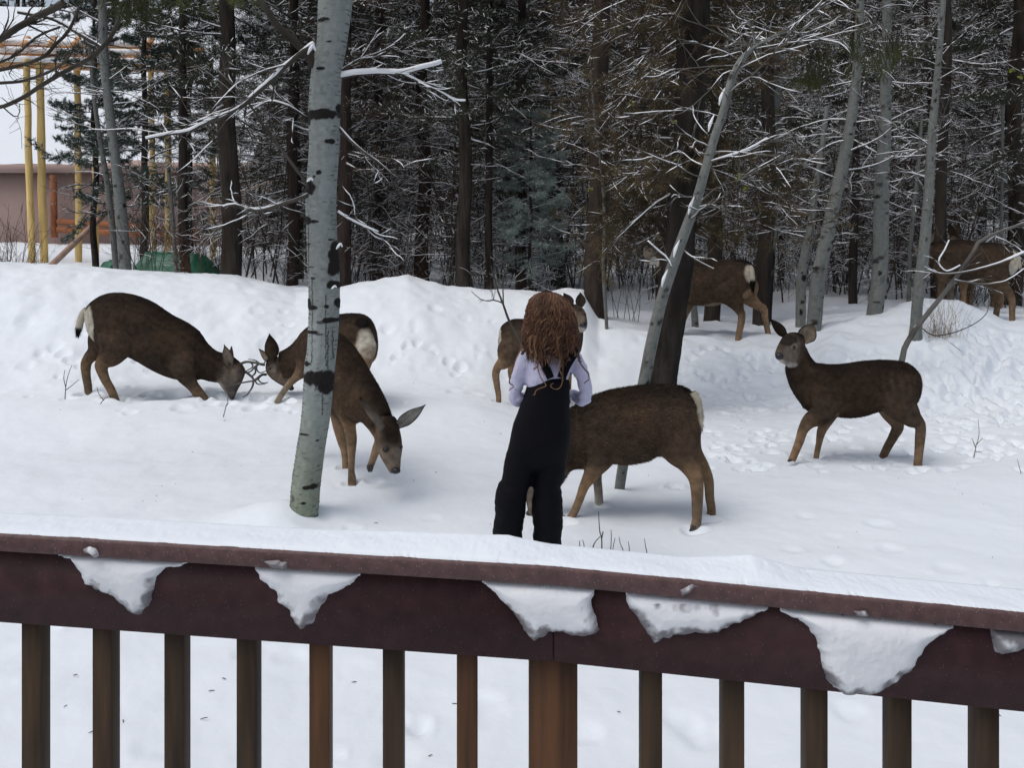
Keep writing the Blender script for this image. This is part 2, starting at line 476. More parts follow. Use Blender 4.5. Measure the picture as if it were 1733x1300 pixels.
def cap_board():
    us = np.concatenate([np.linspace(-480, 930, 30), [936], np.linspace(942, 2250, 30)])
    P = np.array([line_pt(u) for u in us]); Z = np.array([zcap(u) for u in us])
    dv = np.gradient(P, axis=0); dv /= np.linalg.norm(dv, axis=1)[:, None]; nr = np.stack([-dv[:, 1], dv[:, 0]], 1)
    b = .005; prof = [(b, 0), (b * .3, b * .3), (0, b)] + [(0, .033 - b), (b * .3, .033 - b * .3), (b, .033)] + [(CAPW - b, .033), (CAPW, .033 - b), (CAPW, b), (CAPW - b, 0)]
    V = np.stack([np.stack([P[:, 0] + nr[:, 0] * d, P[:, 1] + nr[:, 1] * d, Z[:, 0] + h], 1) for d, h in prof], 1)
    k = len(prof); i = np.arange(len(us) - 1)[:, None] * k; j = np.arange(k)[None, :]; j2 = (j + 1) % k
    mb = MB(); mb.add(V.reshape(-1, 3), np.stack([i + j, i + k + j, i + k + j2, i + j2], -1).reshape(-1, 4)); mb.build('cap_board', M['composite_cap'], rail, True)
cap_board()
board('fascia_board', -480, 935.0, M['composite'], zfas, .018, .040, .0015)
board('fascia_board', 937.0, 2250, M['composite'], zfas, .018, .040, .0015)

def baluster(u0, w, m, name='baluster', d0=.0415, dep=.038):
    D = line_pt(u0)[1] + d0
    x0 = (u0 - UC) / F * D
    top = zat(capbot_v(u0), D) - .02
    mb = MB()
    box(mb, (x0, D, .16), (x0 + w, D + dep, top))
    me = mb.mesh(name, m, False)
    import bmesh
    b_ = bmesh.new(); b_.from_mesh(me)
    bmesh.ops.bevel(b_, geom=b_.edges[:], offset=.0015, segments=1, affect='EDGES')
    b_.to_mesh(me); b_.free()
    return link(name, me, rail)
for i, u in enumerate([-205, -84, 36, 156, 277.5, 400, 523, 647.5, 773, 1086, 1225, 1366, 1508, 1656, 1808, 1962]):
    baluster(u, .0365, M['wood_orange'] if i in (6, 8) else M['wood'])
baluster(896, .086, M['wood_orange'], 'post', .0415, .086)
mb = MB(); a, b = line_pt(-480), line_pt(936); obox(mb, a, b, 0, (.12, .12), (.158, .158), .03, .09)
a, b = line_pt(936), line_pt(2250); obox(mb, a, b, 0, (.12, .12), (.158, .158), .03, .09)
mb.build('bottom_rail', M['wood'], rail, False)
reorigin(rail, (0, 1.54, .1))

# snow on the cap
def cap_snow():
    us = np.linspace(-470, 2240, 1400)
    bu = [-470, 0, 200, 400, 500, 700, 850, 905, 945, 1087, 1172, 1243, 1288, 1338, 1414, 1515, 1616, 1733, 2240]
    bv = [860, 874, 882, 894, 899, 903, 909, 921, 929, 943, 947, 944, 941, 955, 974, 983, 993, 1008, 1050]
    nb = 22
    P = np.array([line_pt(u) for u in us])
    zt = np.array([zcap(u)[1] for u in us])
    vb = np.interp(us, bu, bv)
    dirv = np.gradient(P, axis=0); dirv /= np.linalg.norm(dirv, axis=1)[:, None]
    nrm = np.stack([-dirv[:, 1], dirv[:, 0]], 1)
    V = []
    s = np.linspace(0, 1, nb)
    # ridge height where the back edge should be seen
    Db = P[:, 1] + CAPW * .85
    hr = np.maximum(CH + (HV - vb) / F * Db - zt, .006)
    for k, t in enumerate(s):
        inset = .003 + .004 * (fbm(us * .03, us * 0, 4, 2) + .2) + .0016 * vnoise(us * .25, us * 0, 8)
        inset = np.maximum(inset, .0040)
        d = inset + (CAPW + .006 - inset) * t
        prof = min(1, (t / .85)) ** .75 if t <= .85 else math.sqrt(max(0, 1 - ((t - .85) / .15) ** 2))
        lead = .0035 * (1 - math.exp(-t * 18))
        h = (hr - .003) * prof * (1 if t <= .85 else 1) + lead
        h = h + (.0030 * fbm(us * .022, us * 0 + t * 2.0, 3, 4) + .0011 * fbm(us * .16, us * 0 + t * 15, 3, 6)) * math.sin(math.pi * min(1, t * 1.05)) ** .5
        z = zt + (np.maximum(h, .0005) if 0 < t < 1 else -.0035)
        V.append(np.stack([P[:, 0] + nrm[:, 0] * d, P[:, 1] + nrm[:, 1] * d, z], 1))
    V = np.stack(V, 1).reshape(-1, 3)
    i = np.arange(len(us) - 1)[:, None] * nb; j = np.arange(nb - 1)[None, :]
    Q = np.stack([i + j, i + nb + j, i + nb + j + 1, i + j + 1], -1).reshape(-1, 4)
    mb = MB(); mb.add(V, Q)
    mb.build('cap_snow', M['snow'], label='long white ridge of snow lying on top of the railing cap', cat='snow')
cap_snow()

PATCH = [
 ('ragged white snow patch on the fascia, leftmost of those hanging under the cap', [(100, 941), (120, 946), (136, 968), (146, 988), (166, 998), (186, 1006), (211, 1026), (229, 1040), (241, 1038), (250, 1026), (256, 1016), (261, 996), (264, 976), (281, 961), (317, 955), (322, 951)], .014),
 ('V shaped snow patch with a grey icy tip, second from the left on the railing', [(432, 963), (442, 981), (467, 1001), (472, 1021), (490, 1031), (495, 1048), (507, 1066), (528, 1056), (543, 1026), (558, 1006), (593, 988), (610, 974)], .014),
 ('wide snow patch over the joint of the fascia boards, ice at its lower edge', [(816, 985), (832, 997), (848, 1013), (875, 1045), (886, 1067), (905, 1086), (929, 1070), (955, 1071), (978, 1078), (1000, 1074), (1015, 1067), (1007, 1040), (999, 1016), (1006, 999)], .018),
 ('snow patch just right of the board joint with a point at its lower left', [(1058, 1005), (1064, 1029), (1080, 1045), (1093, 1067), (1107, 1088), (1125, 1080), (1145, 1075), (1177, 1071), (1215, 1071), (1242, 1056), (1274, 1043), (1300, 1030)], .016),
 ('largest snow patch on the railing, a deep rounded tongue near the right end', [(1320, 1033), (1345, 1046), (1360, 1054), (1382, 1083), (1387, 1110), (1391, 1130), (1398, 1148), (1412, 1164), (1430, 1176), (1452, 1173), (1473, 1176), (1499, 1163), (1522, 1148), (1540, 1132), (1554, 1113), (1575, 1083), (1598, 1069), (1613, 1062)], .022),
 ('small icy snow patch cut by the right edge of the photo', [(1676, 1068), (1683, 1104), (1704, 1107), (1733, 1099), (1770, 1101), (1800, 1085)], .014)]
def snow_patch(label, poly, T, top=None, z_off=.018, group='snow patches on the railing fascia', name='snow_patch', cell=.0022):
    # work in coordinates (s along board, z)
    us = np.array([p[0] for p in poly], float); vs = np.array([p[1] for p in poly], float)
    ucen = us.mean(); side = (-480, 936) if ucen < 936 else (936, 2250)
    a, b = line_pt(side[0]), line_pt(side[1])
    d = (b - a) / np.linalg.norm(b - a); nrm = np.array([-d[1], d[0]])
    def to_sz(u, v):
        # ray through the pixel meets the plane at z_off behind the line
        r = np.array([(u - UC) / F, 1.0]); o = a + nrm * z_off
        t = (o @ nrm) / (r @ nrm); hit = r * t
        return ((hit - o) @ d, CH + (HV - v) / F * t)
    # close along the underside of the cap
    tl = [(u, capbot_v(u) - 4) for u in np.linspace(us[-1], us[0], 12)] if top is None else top
    # smooth-noise the outline
    out = []
    for i in range(len(poly) - 1):
        for t in np.linspace(0, 1, 8, endpoint=False):
            u = us[i] * (1 - t) + us[i + 1] * t; v = vs[i] * (1 - t) + vs[i + 1] * t
            out.append((u + 2.2 * vnoise(u * .11, v * .11, 3), v + 2.2 * vnoise(u * .11, v * .11, 5) + 1.0 * vnoise(u * .5, v * .5, 7)))
    out.append(poly[-1])
    PG = np.array([to_sz(float(u), float(v)) for u, v in out + list(tl)])
    s0, z0 = PG.min(0) - .002; s1, z1 = PG.max(0) + .002
    S, Z = np.meshgrid(np.arange(s0, s1, cell), np.arange(z0, z1, cell), indexing='ij')
    pts = np.stack([S.ravel(), Z.ravel()], 1)
    A = PG; B = np.roll(PG, -1, 0)
    inside = np.zeros(len(pts), bool); dist = np.full(len(pts), 9.0); near = np.zeros_like(pts)
    for (p, q) in zip(A, B):
        c = ((p[1] > pts[:, 1]) != (q[1] > pts[:, 1])) & (pts[:, 0] < (q[0] - p[0]) * (pts[:, 1] - p[1]) / (q[1] - p[1] + 1e-12) + p[0])
        inside ^= c
        e = q - p; t = np.clip(((pts - p) @ e) / (e @ e + 1e-12), 0, 1)
        n_ = p + t[:, None] * e; dd = np.linalg.norm(pts - n_, axis=1)
        k = dd < dist; dist = np.where(k, dd, dist); near[k] = n_[k]
    signed = np.where(inside, dist, -dist)
    keep = signed > -cell * .75
    edge = signed < cell * .5
    pts2 = np.where((edge & keep)[:, None], near, pts)
    dtop = np.maximum(z1 - pts2[:, 1], 0)
    h = T * (1 - np.exp(-np.maximum(signed, 0) / .012)) + .004 * np.clip(signed / .004, 0, 1)
    h = h * (1 + .16 * fbm(pts2[:, 0] * 14, pts2[:, 1] * 14, 2, 2)) + .0009 * fbm(pts2[:, 0] * 90, pts2[:, 1] * 90, 3, 6) * np.clip(signed / .006, 0, 1)
    h = np.where(edge, 0, np.maximum(h, .0004))
    # wet, clear ice near the lower edge
    low = PG[:, 1].min()
    ice = np.clip(1.3 - (dist / .016), 0, 1) * np.clip(1.5 - (pts2[:, 1] - low) / .050, 0, 1)
    ice = np.clip(ice * 1.2 + 1.3 * (fbm(pts2[:, 0] * 60, pts2[:, 1] * 60, 3, 11)) * (ice > .02), 0, 1)
    col = np.array([.80, .82, .85]) * (1 - ice[:, None]) + np.array([.20, .19, .205]) * ice[:, None]
    o_ = a + nrm * (z_off - .0006)
    W = np.stack([o_[0] + d[0] * pts2[:, 0] - nrm[0] * h, o_[1] + d[1] * pts2[:, 0] - nrm[1] * h, pts2[:, 1]], 1)
    idx = -np.ones(len(pts), int); idx[keep] = np.arange(keep.sum())
    I = idx.reshape(S.shape)
    Q = np.stack([I[:-1, :-1], I[1:, :-1], I[1:, 1:], I[:-1, 1:]], -1).reshape(-1, 4)
    sg = signed.reshape(S.shape)
    ok = (Q >= 0).all(1)
    mb = MB(); mb.add(W[keep], Q[ok], None, col[keep])
    return mb.build(name, M['snow_wet'], label=label, cat='snow patch', group=group)
for lab, poly, T in PATCH:
    snow_patch(lab, poly, T)
DR = [('tiny lump of ice stuck on the cap edge above the leftmost snow patch', [(140, 930), (147, 938), (160, 943), (168, 941), (163, 927), (152, 925)]),
      ('tiny ice lump on the cap edge above the V shaped snow patch', [(447, 951), (462, 960), (484, 964), (487, 952), (470, 948)]),
      ('small ice drip on the cap edge above the patch right of the joint', [(1152, 999), (1154, 1008), (1166, 1003), (1180, 994), (1170, 989)]),
      ('tiny ice lump on the cap edge above the largest snow patch', [(1443, 1035), (1450, 1042), (1462, 1046), (1470, 1042), (1465, 1034)])]
for lab, poly in DR:
    snow_patch(lab, poly, .007, top=[(poly[0][0] + 1, poly[0][1] - 1)], z_off=-.0012, group='ice lumps on the cap edge', name='ice_lump', cell=.0016)
# ------------------------------------------------------------------ house and timber frame beyond the left bank
house = thing('house', 'low mauve brown house with a snow covered roof beyond the snowbank at left', 'house', (-9, 26, 1.6))
def hx(u, D): return (u - UC) / F * D
mb = MB(); box(mb, (-28, 26, .4), (hx(420, 26), 33, 3.45)); mb.build('wall', M['wall_house'], house, False)
mb = MB(); box(mb, (-29, 25.7, 3.455), (hx(425, 26), 25.9, 3.66)); mb.build('eave_board', M['wall_house'], house, False)
# roof: slab of snow on a sloping deck
def roof():
    x0, x1 = -29.5, hx(430, 26)
    nx, ny = 60, 24
    X, T = np.meshgrid(np.linspace(x0, x1, nx), np.linspace(0, 1, ny), indexing='ij')
    Y = 25.75 + 8.5 * T; Zt = 3.68 + 6.6 * T + .22 * smooth(T * 10) + .05 * fbm(X * .6, T * 5, 3)
    V = np.stack([X, Y, Zt], -1).reshape(-1, 3)
    i = np.arange(nx - 1)[:, None] * ny; j = np.arange(ny - 1)[None, :]
    Q = np.stack([i + j, i + ny + j, i + ny + j + 1, i + j + 1], -1).reshape(-1, 4)
    mb = MB(); mb.add(V, Q); mb.build('roof_snow', M['snow'], house)
    mb = MB()
    mb.add([(x0, 25.7, 3.655), (x1, 25.7, 3.655), (x1, 34.3, 10.3), (x0, 34.3, 10.3), (x0, 43, 3.655), (x1, 43, 3.655)], [(0, 1, 2, 3), (3, 2, 5, 4)])
    mb.build('roof', M['wall_house'], house, False)
roof()
for u in (92,):
    mb = MB(); tube(mb, [U(u, 402, 25.6), U(u - 2, 296, 25.6)], [.095, .095], 10, sm=False); mb.build('timber_post', M['trim_house'], house)
for (v, th) in ((375, .09), (388, .10)):
    mb = MB(); tube(mb, [U(98, v, 25.55), U(340, v + 14, 25.55)], [th, th], 10, sm=False); mb.build('timber_rail', M['trim_house'], house)
mb = MB(); tube(mb, [U(400, 330, 25.55), U(470, 300, 25.55), U(520, 350, 25.6)], [.09, .09, .09], 8, sm=False); mb.build('roof_brace', M['log_orange'], house)
reorigin(house, (-9, 26, 1.4))

frame = thing('timber_frame', 'open frame of yellow log posts with orange snow topped beams at left', 'log frame', (-9, 18, 1.2))
def log(name, a, b, r, m):
    mb = MB(); n = 9
    pts = [Vector(a).lerp(Vector(b), i / (n - 1)) + Vector((random.uniform(-1, 1), random.uniform(-1, 1), 0)) * .012 for i in range(n)]
    tube(mb, pts, [r * random.uniform(.92, 1.08) for _ in range(n)], 12)
    return mb.build(name, m, frame)
for (ub, ut, D, r) in ((55, 45, 17.6, .066), (75, 67, 17.8, .074), (134, 130, 18.2, .066), (163, 160, 18.6, .062), (258, 256, 19, .062), (285, 284, 18.6, .068), (362, 356, 19.2, .062), (-40, -44, 17.6, .07)):
    log('log_post', U(ub, 458, D), U(ut, 100, D), r, M['log'])
for (v, D, r) in ((108, 17.7, .10), (93, 17.95, .10), (80, 18.2, .09)):
    log('log_beam', U(-120, v - 4, D), U(345, v + 8, D + .5), r, M['log_orange'])
for u in (0, 40, 85, 125, 250, 300):
    log('log_rafter', U(u, 76, 17.3), U(u + 8, 64, 19.6), .06, M['log_orange'])
def frame_snow():
    mb = MB()
    for (v, D) in ((99, 17.7), (84, 17.95), (70, 18.2)):
        tube(mb, [U(-120, v - 4, D), U(0, v - 1, D), U(110, v + 2, D + .1), U(220, v + 4, D + .3), U(345, v + 8, D + .5)], [.06, .07, .06, .07, .04], 8)
    mb.build('beam_snow', M['branch_snow'], frame)
frame_snow()
reorigin(frame, (U(60, 440, 17.8).x, 17.8, 1.15))
mb = MB(); a, b = U(84, 452, 16.0), U(190, 350, 17.2)
tube(mb, [a, a.lerp(b, .5), b], [.055, .055, .05], 6, sm=False)
mb.build('leaning_board', M['lumber'], label='pinkish grey length of lumber leaning diagonally against the yellow log posts', cat='lumber')

# green tarp over a low pile behind the bank
def tarp():
    mb = MB()
    for (u0, u1, vt, vb, D, seed) in ((232, 372, 424, 478, 14.2, 1), (176, 206, 441, 470, 13.6, 2)):
        nx, ny = 40, 16
        S, T = np.meshgrid(np.linspace(0, 1, nx), np.linspace(-1, 1, ny), indexing='ij')
        X = hx(u0, D) + (hx(u1, D) - hx(u0, D)) * S; Y = D + .45 * T
        zt = zat(vt, D); zb = zat(vb, D)
        Zz = zb + (zt - zb) * (1 - np.abs(T) ** 2.4) ** .6 * (np.clip(S * 6, 0, 1) * np.clip((1 - S) * 4, 0, 1)) ** .6
        Zz += .10 * fbm(X * 2.2, Y * 3, 4, seed)
        V = np.stack([X, Y, Zz], -1).reshape(-1, 3)
        i = np.arange(nx - 1)[:, None] * ny; j = np.arange(ny - 1)[None, :]
        mb.add(V, np.stack([i + j, i + ny + j, i + ny + j + 1, i + j + 1], -1).reshape(-1, 4))
    mb.build('green_tarp', M['tarp'], label='dark green tarp over a low pile behind the left snowbank', cat='tarp')
tarp()

# ------------------------------------------------------------------ trees
def rv(r, s): return np.array([r.uniform(-s, s) for _ in range(3)])
class Segs:
    def __init__(s): s.a = []; s.b = []; s.ra = []; s.rb = []
    def add(s, a, b, ra, rb): s.a.append(a); s.b.append(b); s.ra.append(ra); s.rb.append(rb)
    def put(s, mb):
        if s.a: prisms(mb, s.a, s.b, s.ra, s.rb)

def grow(r, segs, start, d, L, rad, n, sag, wob, tips=None, snow=None, psnow=.5, minr=.0022, up=0.0):
    p = np.array(start, float); d = np.array(d, float); d /= np.linalg.norm(d)
    out = [(p.copy(), d.copy(), rad)]
    fl = []; on = r.random() < psnow
    for i in range(n):
        if r.random() < .45: on = r.random() < psnow
        fl.append(on)
    for i in range(n):
        t = (i + 1) / n
        d = d + rv(r, wob) + np.array([0, 0, -sag + up * t])
        d /= np.linalg.norm(d)
        q = p + d * L / n
        r0 = max(rad * (1 - (i / n) * .8), minr); r1 = max(rad * (1 - t * .8), minr)
        segs.add(p, q, r0, r1)
        if snow is not None and fl[i] and abs(d[2]) < .8:
            h = max(r0 * .85, .0036)
            off = np.array([0, 0, r0 * .7 + h * .3])
            a_ = h * r.uniform(.7, 1.3) if i and fl[i - 1] else h * .15
            b_ = h * r.uniform(.7, 1.3) if i + 1 < n and fl[i + 1] else h * .15
            snow.add(p + off, q + off, a_, b_)
        p = q
        out.append((p.copy(), d.copy(), r1))
    if tips is not None: tips.append((p, d))
    return out

def needles(mb, r, tips, n, L, w, spread=.9):
    if not tips: return
    P = np.array([t[0] for t in tips]); Dd = np.array([t[1] for t in tips])
    g = np.random.default_rng(r.randrange(9999))
    P = np.repeat(P, n, 0); Dd = np.repeat(Dd, n, 0)
    P = P - Dd * g.uniform(0, L * 1.6, (len(P), 1))
    v = Dd * .55 + g.normal(0, spread * .6, P.shape); v /= np.linalg.norm(v, axis=1)[:, None]
    s = np.cross(v, g.normal(0, 1, v.shape)); s /= np.linalg.norm(s, axis=1)[:, None] + 1e-9
    l = L * g.uniform(.6, 1.2, (len(P), 1))
    V = np.stack([P - s * w / 2, P + s * w / 2, P + v * l], 1).reshape(-1, 3)
    mb.add(V, None, np.arange(len(V)).reshape(-1, 3))

def make_conifer(seed, H=12.0, r0=.14, low=.5, dens=11, green=.5, nn=13, nl=.085, blen=(1.0, 1.9), bark='bark_dark', twig='twig', ndl='needle', psnow=.36):
    """returns (trunk, branches, snow, needles) meshes of a straight tree standing at the origin"""
    r = random.Random(seed)
    tb = MB(); k = 26
    pts = [(0.03 * math.sin(i * .9 + seed), 0.03 * math.cos(i * .7 + seed), H * i / k - .3) for i in range(k + 1)]
    rad = [r0 * (1 - .75 * i / k) * r.uniform(.95, 1.05) * (1.25 if i == 0 else 1) for i in range(k + 1)]
    tube(tb, pts, rad, 12)
    S = Segs(); SN = Segs(); tips = []
    z = low
    while z < H * .93:
        t = z / H
        L = r.uniform(*blen) * (1 - .55 * t) * (1.0 if z > 1.2 else .7)
        az = r.uniform(0, 2 * math.pi)
        live = r.random() < green * smooth(np.array((z - .8) / 2.8)).item() + .10
        el = r.uniform(-.30, .25)
        d = (math.cos(az), math.sin(az), el)
        rr = .006 + .011 * L * r.uniform(.5, 1)
        br = grow(r, S, (0, 0, z), d, L, rr, 8, .07, .17, None, SN, psnow + .25, .003, .17)
        for i in range(2, 9):
            p, dd, ra = br[i]
            for sgn in (-1, 1):
                if r.random() < .88:
                    side = np.cross(dd, (0, 0, 1)) * sgn; side /= np.linalg.norm(side) + 1e-6
                    sd_ = dd * .8 + side * r.uniform(.5, 1.1) + np.array([0, 0, r.uniform(-.4, .25)])
                    l2 = L * r.uniform(.18, .38) * (1.1 - i / 12)
                    tw = grow(r, S, p, sd_, l2, ra * .5, 6, .02, .30, tips if live else None, SN, psnow, .0022, .1)
                    for q in range(1, 7):
                        if r.random() < .6:
                            p3, d3, r3 = tw[q]
                            s3 = np.cross(d3, rv(r, 1)); s3 /= np.linalg.norm(s3) + 1e-6
                            grow(r, S, p3, d3 * .7 + s3 * .8, l2 * r.uniform(.25, .55), .0030, 3, 0, .4, tips if live else None, SN, psnow * .55, .0018)
        z += H / (dens * H) * r.uniform(.6, 1.4)
    bm_ = MB(); S.put(bm_)
    sm_ = MB(); SN.put(sm_)
    nm_ = MB(); needles(nm_, r, tips, nn, nl, .0085)
    # snow sitting on needle tufts
    if tips:
        tp = [t for t in tips if r.random() < .34]
        Q0 = np.array([t[0] for t in tp]) + np.array([0, 0, .012]); DD = np.array([t[1] for t in tp]) * .04
        prisms(sm_, Q0 - DD, Q0 + DD * .5, np.full(len(tp), .0085), np.full(len(tp), .005))
    return (tb.mesh('conifer_trunk', M[bark]), bm_.mesh('conifer_branches', M[twig]), sm_.mesh('conifer_snow', M['branch_snow']),
            nm_.mesh('conifer_needles', M[ndl], False) if tips else None)

CON = [make_conifer(11, 9.5, .15, .9, 9, .75, blen=(.9, 1.7)),
       make_conifer(12, 9.5, .12, 1.0, 9, .6, 13, .085, (.8, 1.6), 'bark_red', 'twig_brown', 'needle_brown'),
       make_conifer(13, 11, .14, .8, 9, .85, blen=(1.0, 1.9)),
       make_conifer(14, 9.0, .10, .7, 10, .3, blen=(.7, 1.4), psnow=.4),
       make_conifer(15, 11, .13, 1.0, 9, .75, 13, .085, (1.0, 1.8), 'bark_red', 'twig', 'needle')]
CONH = {0: make_conifer(21, 9.5, .15, 2.3, 10, .75, blen=(.9, 1.6)), 1: make_conifer(22, 9.5, .12, 2.0, 10, .6, 13, .085, (.8, 1.5), 'bark_red', 'twig_brown', 'needle_brown'), 3: make_conifer(24, 9.0, .10, 1.9, 11, .4, blen=(.7, 1.4))}
CONH[2] = CONH[0]; CONH[4] = CONH[1]
FROST = make_conifer(26, 6, .07, .5, 20, 1.6, 26, .10, (.9, 1.7), 'bark_dark', 'twig', 'needle_frost', .7)
SPRUCE = make_conifer(16, 7, .09, 1.1, 15, 1.2, 24, .075, (.8, 1.5), 'bark_dark', 'twig', 'needle_blue', .35)

LM = [(-900, 'beyond the log frame'), (200, 'behind the green tarp'), (420, 'left of the big aspen'), (540, 'right of the big aspen'), (640, 'behind the hump of the bank'), (760, 'behind the snowy boughed conifer'),
      (860, 'above the girl'), (960, 'behind the stout reddish trunk'), (1080, 'behind the leaning trunk'), (1210, 'above the crest deer'), (1310, 'left of the white aspens'), (1400, 'among the white aspens'),
      (1520, 'behind the far doe\'s head'), (1640, 'above the far doe'), (1740, 'at the right edge')]
def hxinv(x, D): return UC + x / D * F
def where_label(u, D, what):
    w = [b for a, b in LM if a <= u][-1]
    d = 'nearer' if D < 17 else ('mid distance' if D < 27 else ('farther' if D < 40 else 'farthest'))
    return '%s %s of the wood %s' % (d, what, w)
def place_conifer(parts, x, y, rz, s, label, group, lean=(0, 0), tr=1.0, name='conifer', z=None, cat='tree', parts_used=None):
    zz = (hz(x, y) - .05) if z is None else z
    o = thing(name, label, cat, (x, y, zz), group)
    o.rotation_euler = (lean[1], lean[0], rz)
    # lean is applied in world axes: build it as a matrix
    o.rotation_mode = 'QUATERNION'
    q = Matrix.Rotation(lean[0], 3, 'Y') @ Matrix.Rotation(lean[1], 3, 'X') @ Matrix.Rotation(rz, 3, 'Z')
    o.rotation_quaternion = q.to_quaternion()
    o.scale = (s, s, s)
    t = link('trunk', parts[0], o)
    t.scale = (tr, tr, 1)
    for nm, me in (('branches', parts[1]), ('branch_snow', parts[2]), ('needles', parts[3])):
        if me is not None: link(nm, me, o, kind='stuff')
    return o

# the trunks one can tell apart, placed where the photo shows them
TR = [  # u at base, depth, variant, px width, lean px over the visible height, label
 (392, 12.0, 0, 34, -8, 'thick dark conifer trunk left of the big aspen, behind the snowbank'),
 (312, 12.6, 3, 17, -6, 'slim dark conifer between the pale slender aspen and the thick dark trunk at left'),
 (583, 12.3, 1, 27, 0, 'reddish dark conifer trunk close behind the right side of the big aspen'),
 (786, 11.8, 2, 24, -2, 'dark conifer with snowy boughs standing above the crest left of the girl'),
 (828, 12.4, 3, 13, 0, 'thin dark conifer stem right beside the snowy boughed conifer'),
 (883, 13.0, 4, 19, 0, 'brown conifer trunk above the girl\'s left shoulder, behind the crest'),
 (716, 14.0, 1, 24, 0, 'rusty brown conifer trunk behind the hump of the snowbank'),
 (640, 15.2, 4, 18, 2, 'dark conifer trunk behind the bank between the big aspen and the hump'),
 (1010, 10.45, 1, 38, 6, 'stout reddish brown trunk right of the girl\'s head, its foot in snow'),
 (1292, 11.2, 3, 27, 10, 'dark scarred trunk behind the raised hind leg of the deer on the crest'),
 (1205, 11.9, 2, 26, 10, 'dark conifer directly behind the deer that stands on the crest'),
 (946, 17.0, 2, 26, -20, 'dark trunk with a snow laden foot deep behind the girl\'s head'),
 (1590, 11.6, 3, 20, 14, 'dark trunk rising behind the small aspen at the far right'),
 (1715, 13.5, 2, 30, 4, 'dark conifer at the right edge of the photo'),
 (495, 12.9, 4, 20, 0, 'dark conifer half hidden behind the left side of the big aspen'),
 (1120, 13.5, 4, 34, 20, 'dark conifer behind the leaning trunk right of the girl'),
 (1445, 13.6, 3, 14, 5, 'thin dark stem between the two straight aspens at right'),
]
for k, (u, D, vi, wpx, lean, lab) in enumerate(TR):
    x = hx(u, D)
    R0 = {0: .15, 1: .12, 2: .14, 3: .10, 4: .13}[vi]
    want = wpx / F * D / 2
    s = random.uniform(.9, 1.05)
    hpx = 450 / F * D
    R0 = {0: .15, 1: .12, 2: .15, 3: .10, 4: .12}[vi] if D < 12.8 else R0
    place_conifer((CONH if D < 12.8 else CON)[vi], x, D, random.uniform(0, 6.28), s, lab, None, (math.atan2(lean / F * D, hpx), random.uniform(-.02, .02)), want / (R0 * s) * 1.08)

# a blue green spruce by the log frame
place_conifer(SPRUCE, hx(245, 15.5), 15.5, 1.0, 1.0, 'blue green spruce with snowy needles in front of the log posts', None, (0, 0), .8, 'spruce')
place_conifer(SPRUCE, hx(160, 16.4), 16.4, 3.0, .9, 'smaller blue green spruce left of the pale leaning aspen', None, (0, 0), .8, 'spruce')
place_conifer(SPRUCE, hx(320, 17.5), 17.5, 4.0, 1.05, 'blue green spruce right of the log posts, left of the thick dark trunk', None, (0, 0), .8, 'spruce')
place_conifer(FROST, hx(898, 12.7), 12.7, 2.0, .52, 'pale frosted young spruce in the undergrowth above the girl', None, (0, 0), .8, 'spruce')

# the rest of the wood
rt = random.Random(21)
pts = []
tries = 0
while len(pts) < 120 and tries < 9000:
    tries += 1
    D = 12.8 + 42 * rt.random() ** 1.15
    u = rt.uniform(-260, 2000)
    if u < 395 and D < 40: continue
    if u < 380 and rt.random() < .3: continue
    if D < 24 and rt.random() < .45: continue
    if 800 < u < 990 and D < 15: continue
    if 1015 < u < 1110 and D < 22: continue
    if 1110 < u < 1560 and D < 17 and rt.random() < .8: continue
    if 600 < u < 1000 and D < 16 and rt.random() < .6: continue
    x = hx(u, D)
    dmin = 1.2 if D < 20 else 1.7
    if any((x - a) ** 2 + (D - b) ** 2 < dmin ** 2 for a, b in pts): continue
    if any(abs(u - t[0]) < 22 and abs(D - t[1]) < 1.2 for t in TR): continue
    pts.append((x, D))
for (x, D) in pts:
    vi = rt.choice([0, 1, 2, 2, 4, 4, 3, 0])
    place_conifer(CON[vi], x, D, rt.uniform(0, 6.28), rt.uniform(.85, 1.15) * (1 + max(0, D - 20) * .018),
                  where_label(hxinv(x, D), D, 'snowy conifer'), 'conifers of the wood behind the snowbank',
                  (rt.uniform(-.04, .04), rt.uniform(-.03, .03)), rt.uniform(.35, .7))

# far-off wood, read as one mass
def far_wood():
    mb = MB(); g = np.random.default_rng(5)
    n = 36000
    ang = g.uniform(-.85, .85, n)
    D = g.uniform(56, 92, n)
    x = ang * D
    top = 20 + 6 * fbm(x * .12, D * .03, 4, 3)
    top = np.where(ang < -.32, top * .62, top)
    z = g.uniform(0, 1, n) ** .9 * top + 2
    P = np.stack([x, D, z], 1)
    v = g.normal(0, 1, P.shape) * [1, 1, .6]; v /= np.linalg.norm(v, axis=1)[:, None]
    s = np.cross(v, g.normal(0, 1, v.shape)); s /= np.linalg.norm(s, axis=1)[:, None]
    l = g.uniform(.5, 1.5, (n, 1)); w = g.uniform(.2, .5, (n, 1))
    V = np.stack([P - s * w, P + s * w, P + v * l], 1).reshape(-1, 3)
    mb.add(V, None, np.arange(len(V)).reshape(-1, 3))
    a = []; b = []; ra = []; rb = []
    for k in range(260):
        xx = g.uniform(-.8, .8); dd = g.uniform(54, 85); zz = base_height(np.array([xx * dd]), np.array([dd]))[0]
        a.append((xx * dd, dd, zz - .5)); b.append((xx * dd + g.uniform(-.6, .6), dd, zz + 15)); ra.append(.28); rb.append(.12)
    prisms(mb, a, b, ra, rb)
    mb.build('distant_wood', M['needle_far'], kind='stuff', label='far dark mass of conifers closing the view', cat='woods', smooth_=False)
far_wood()

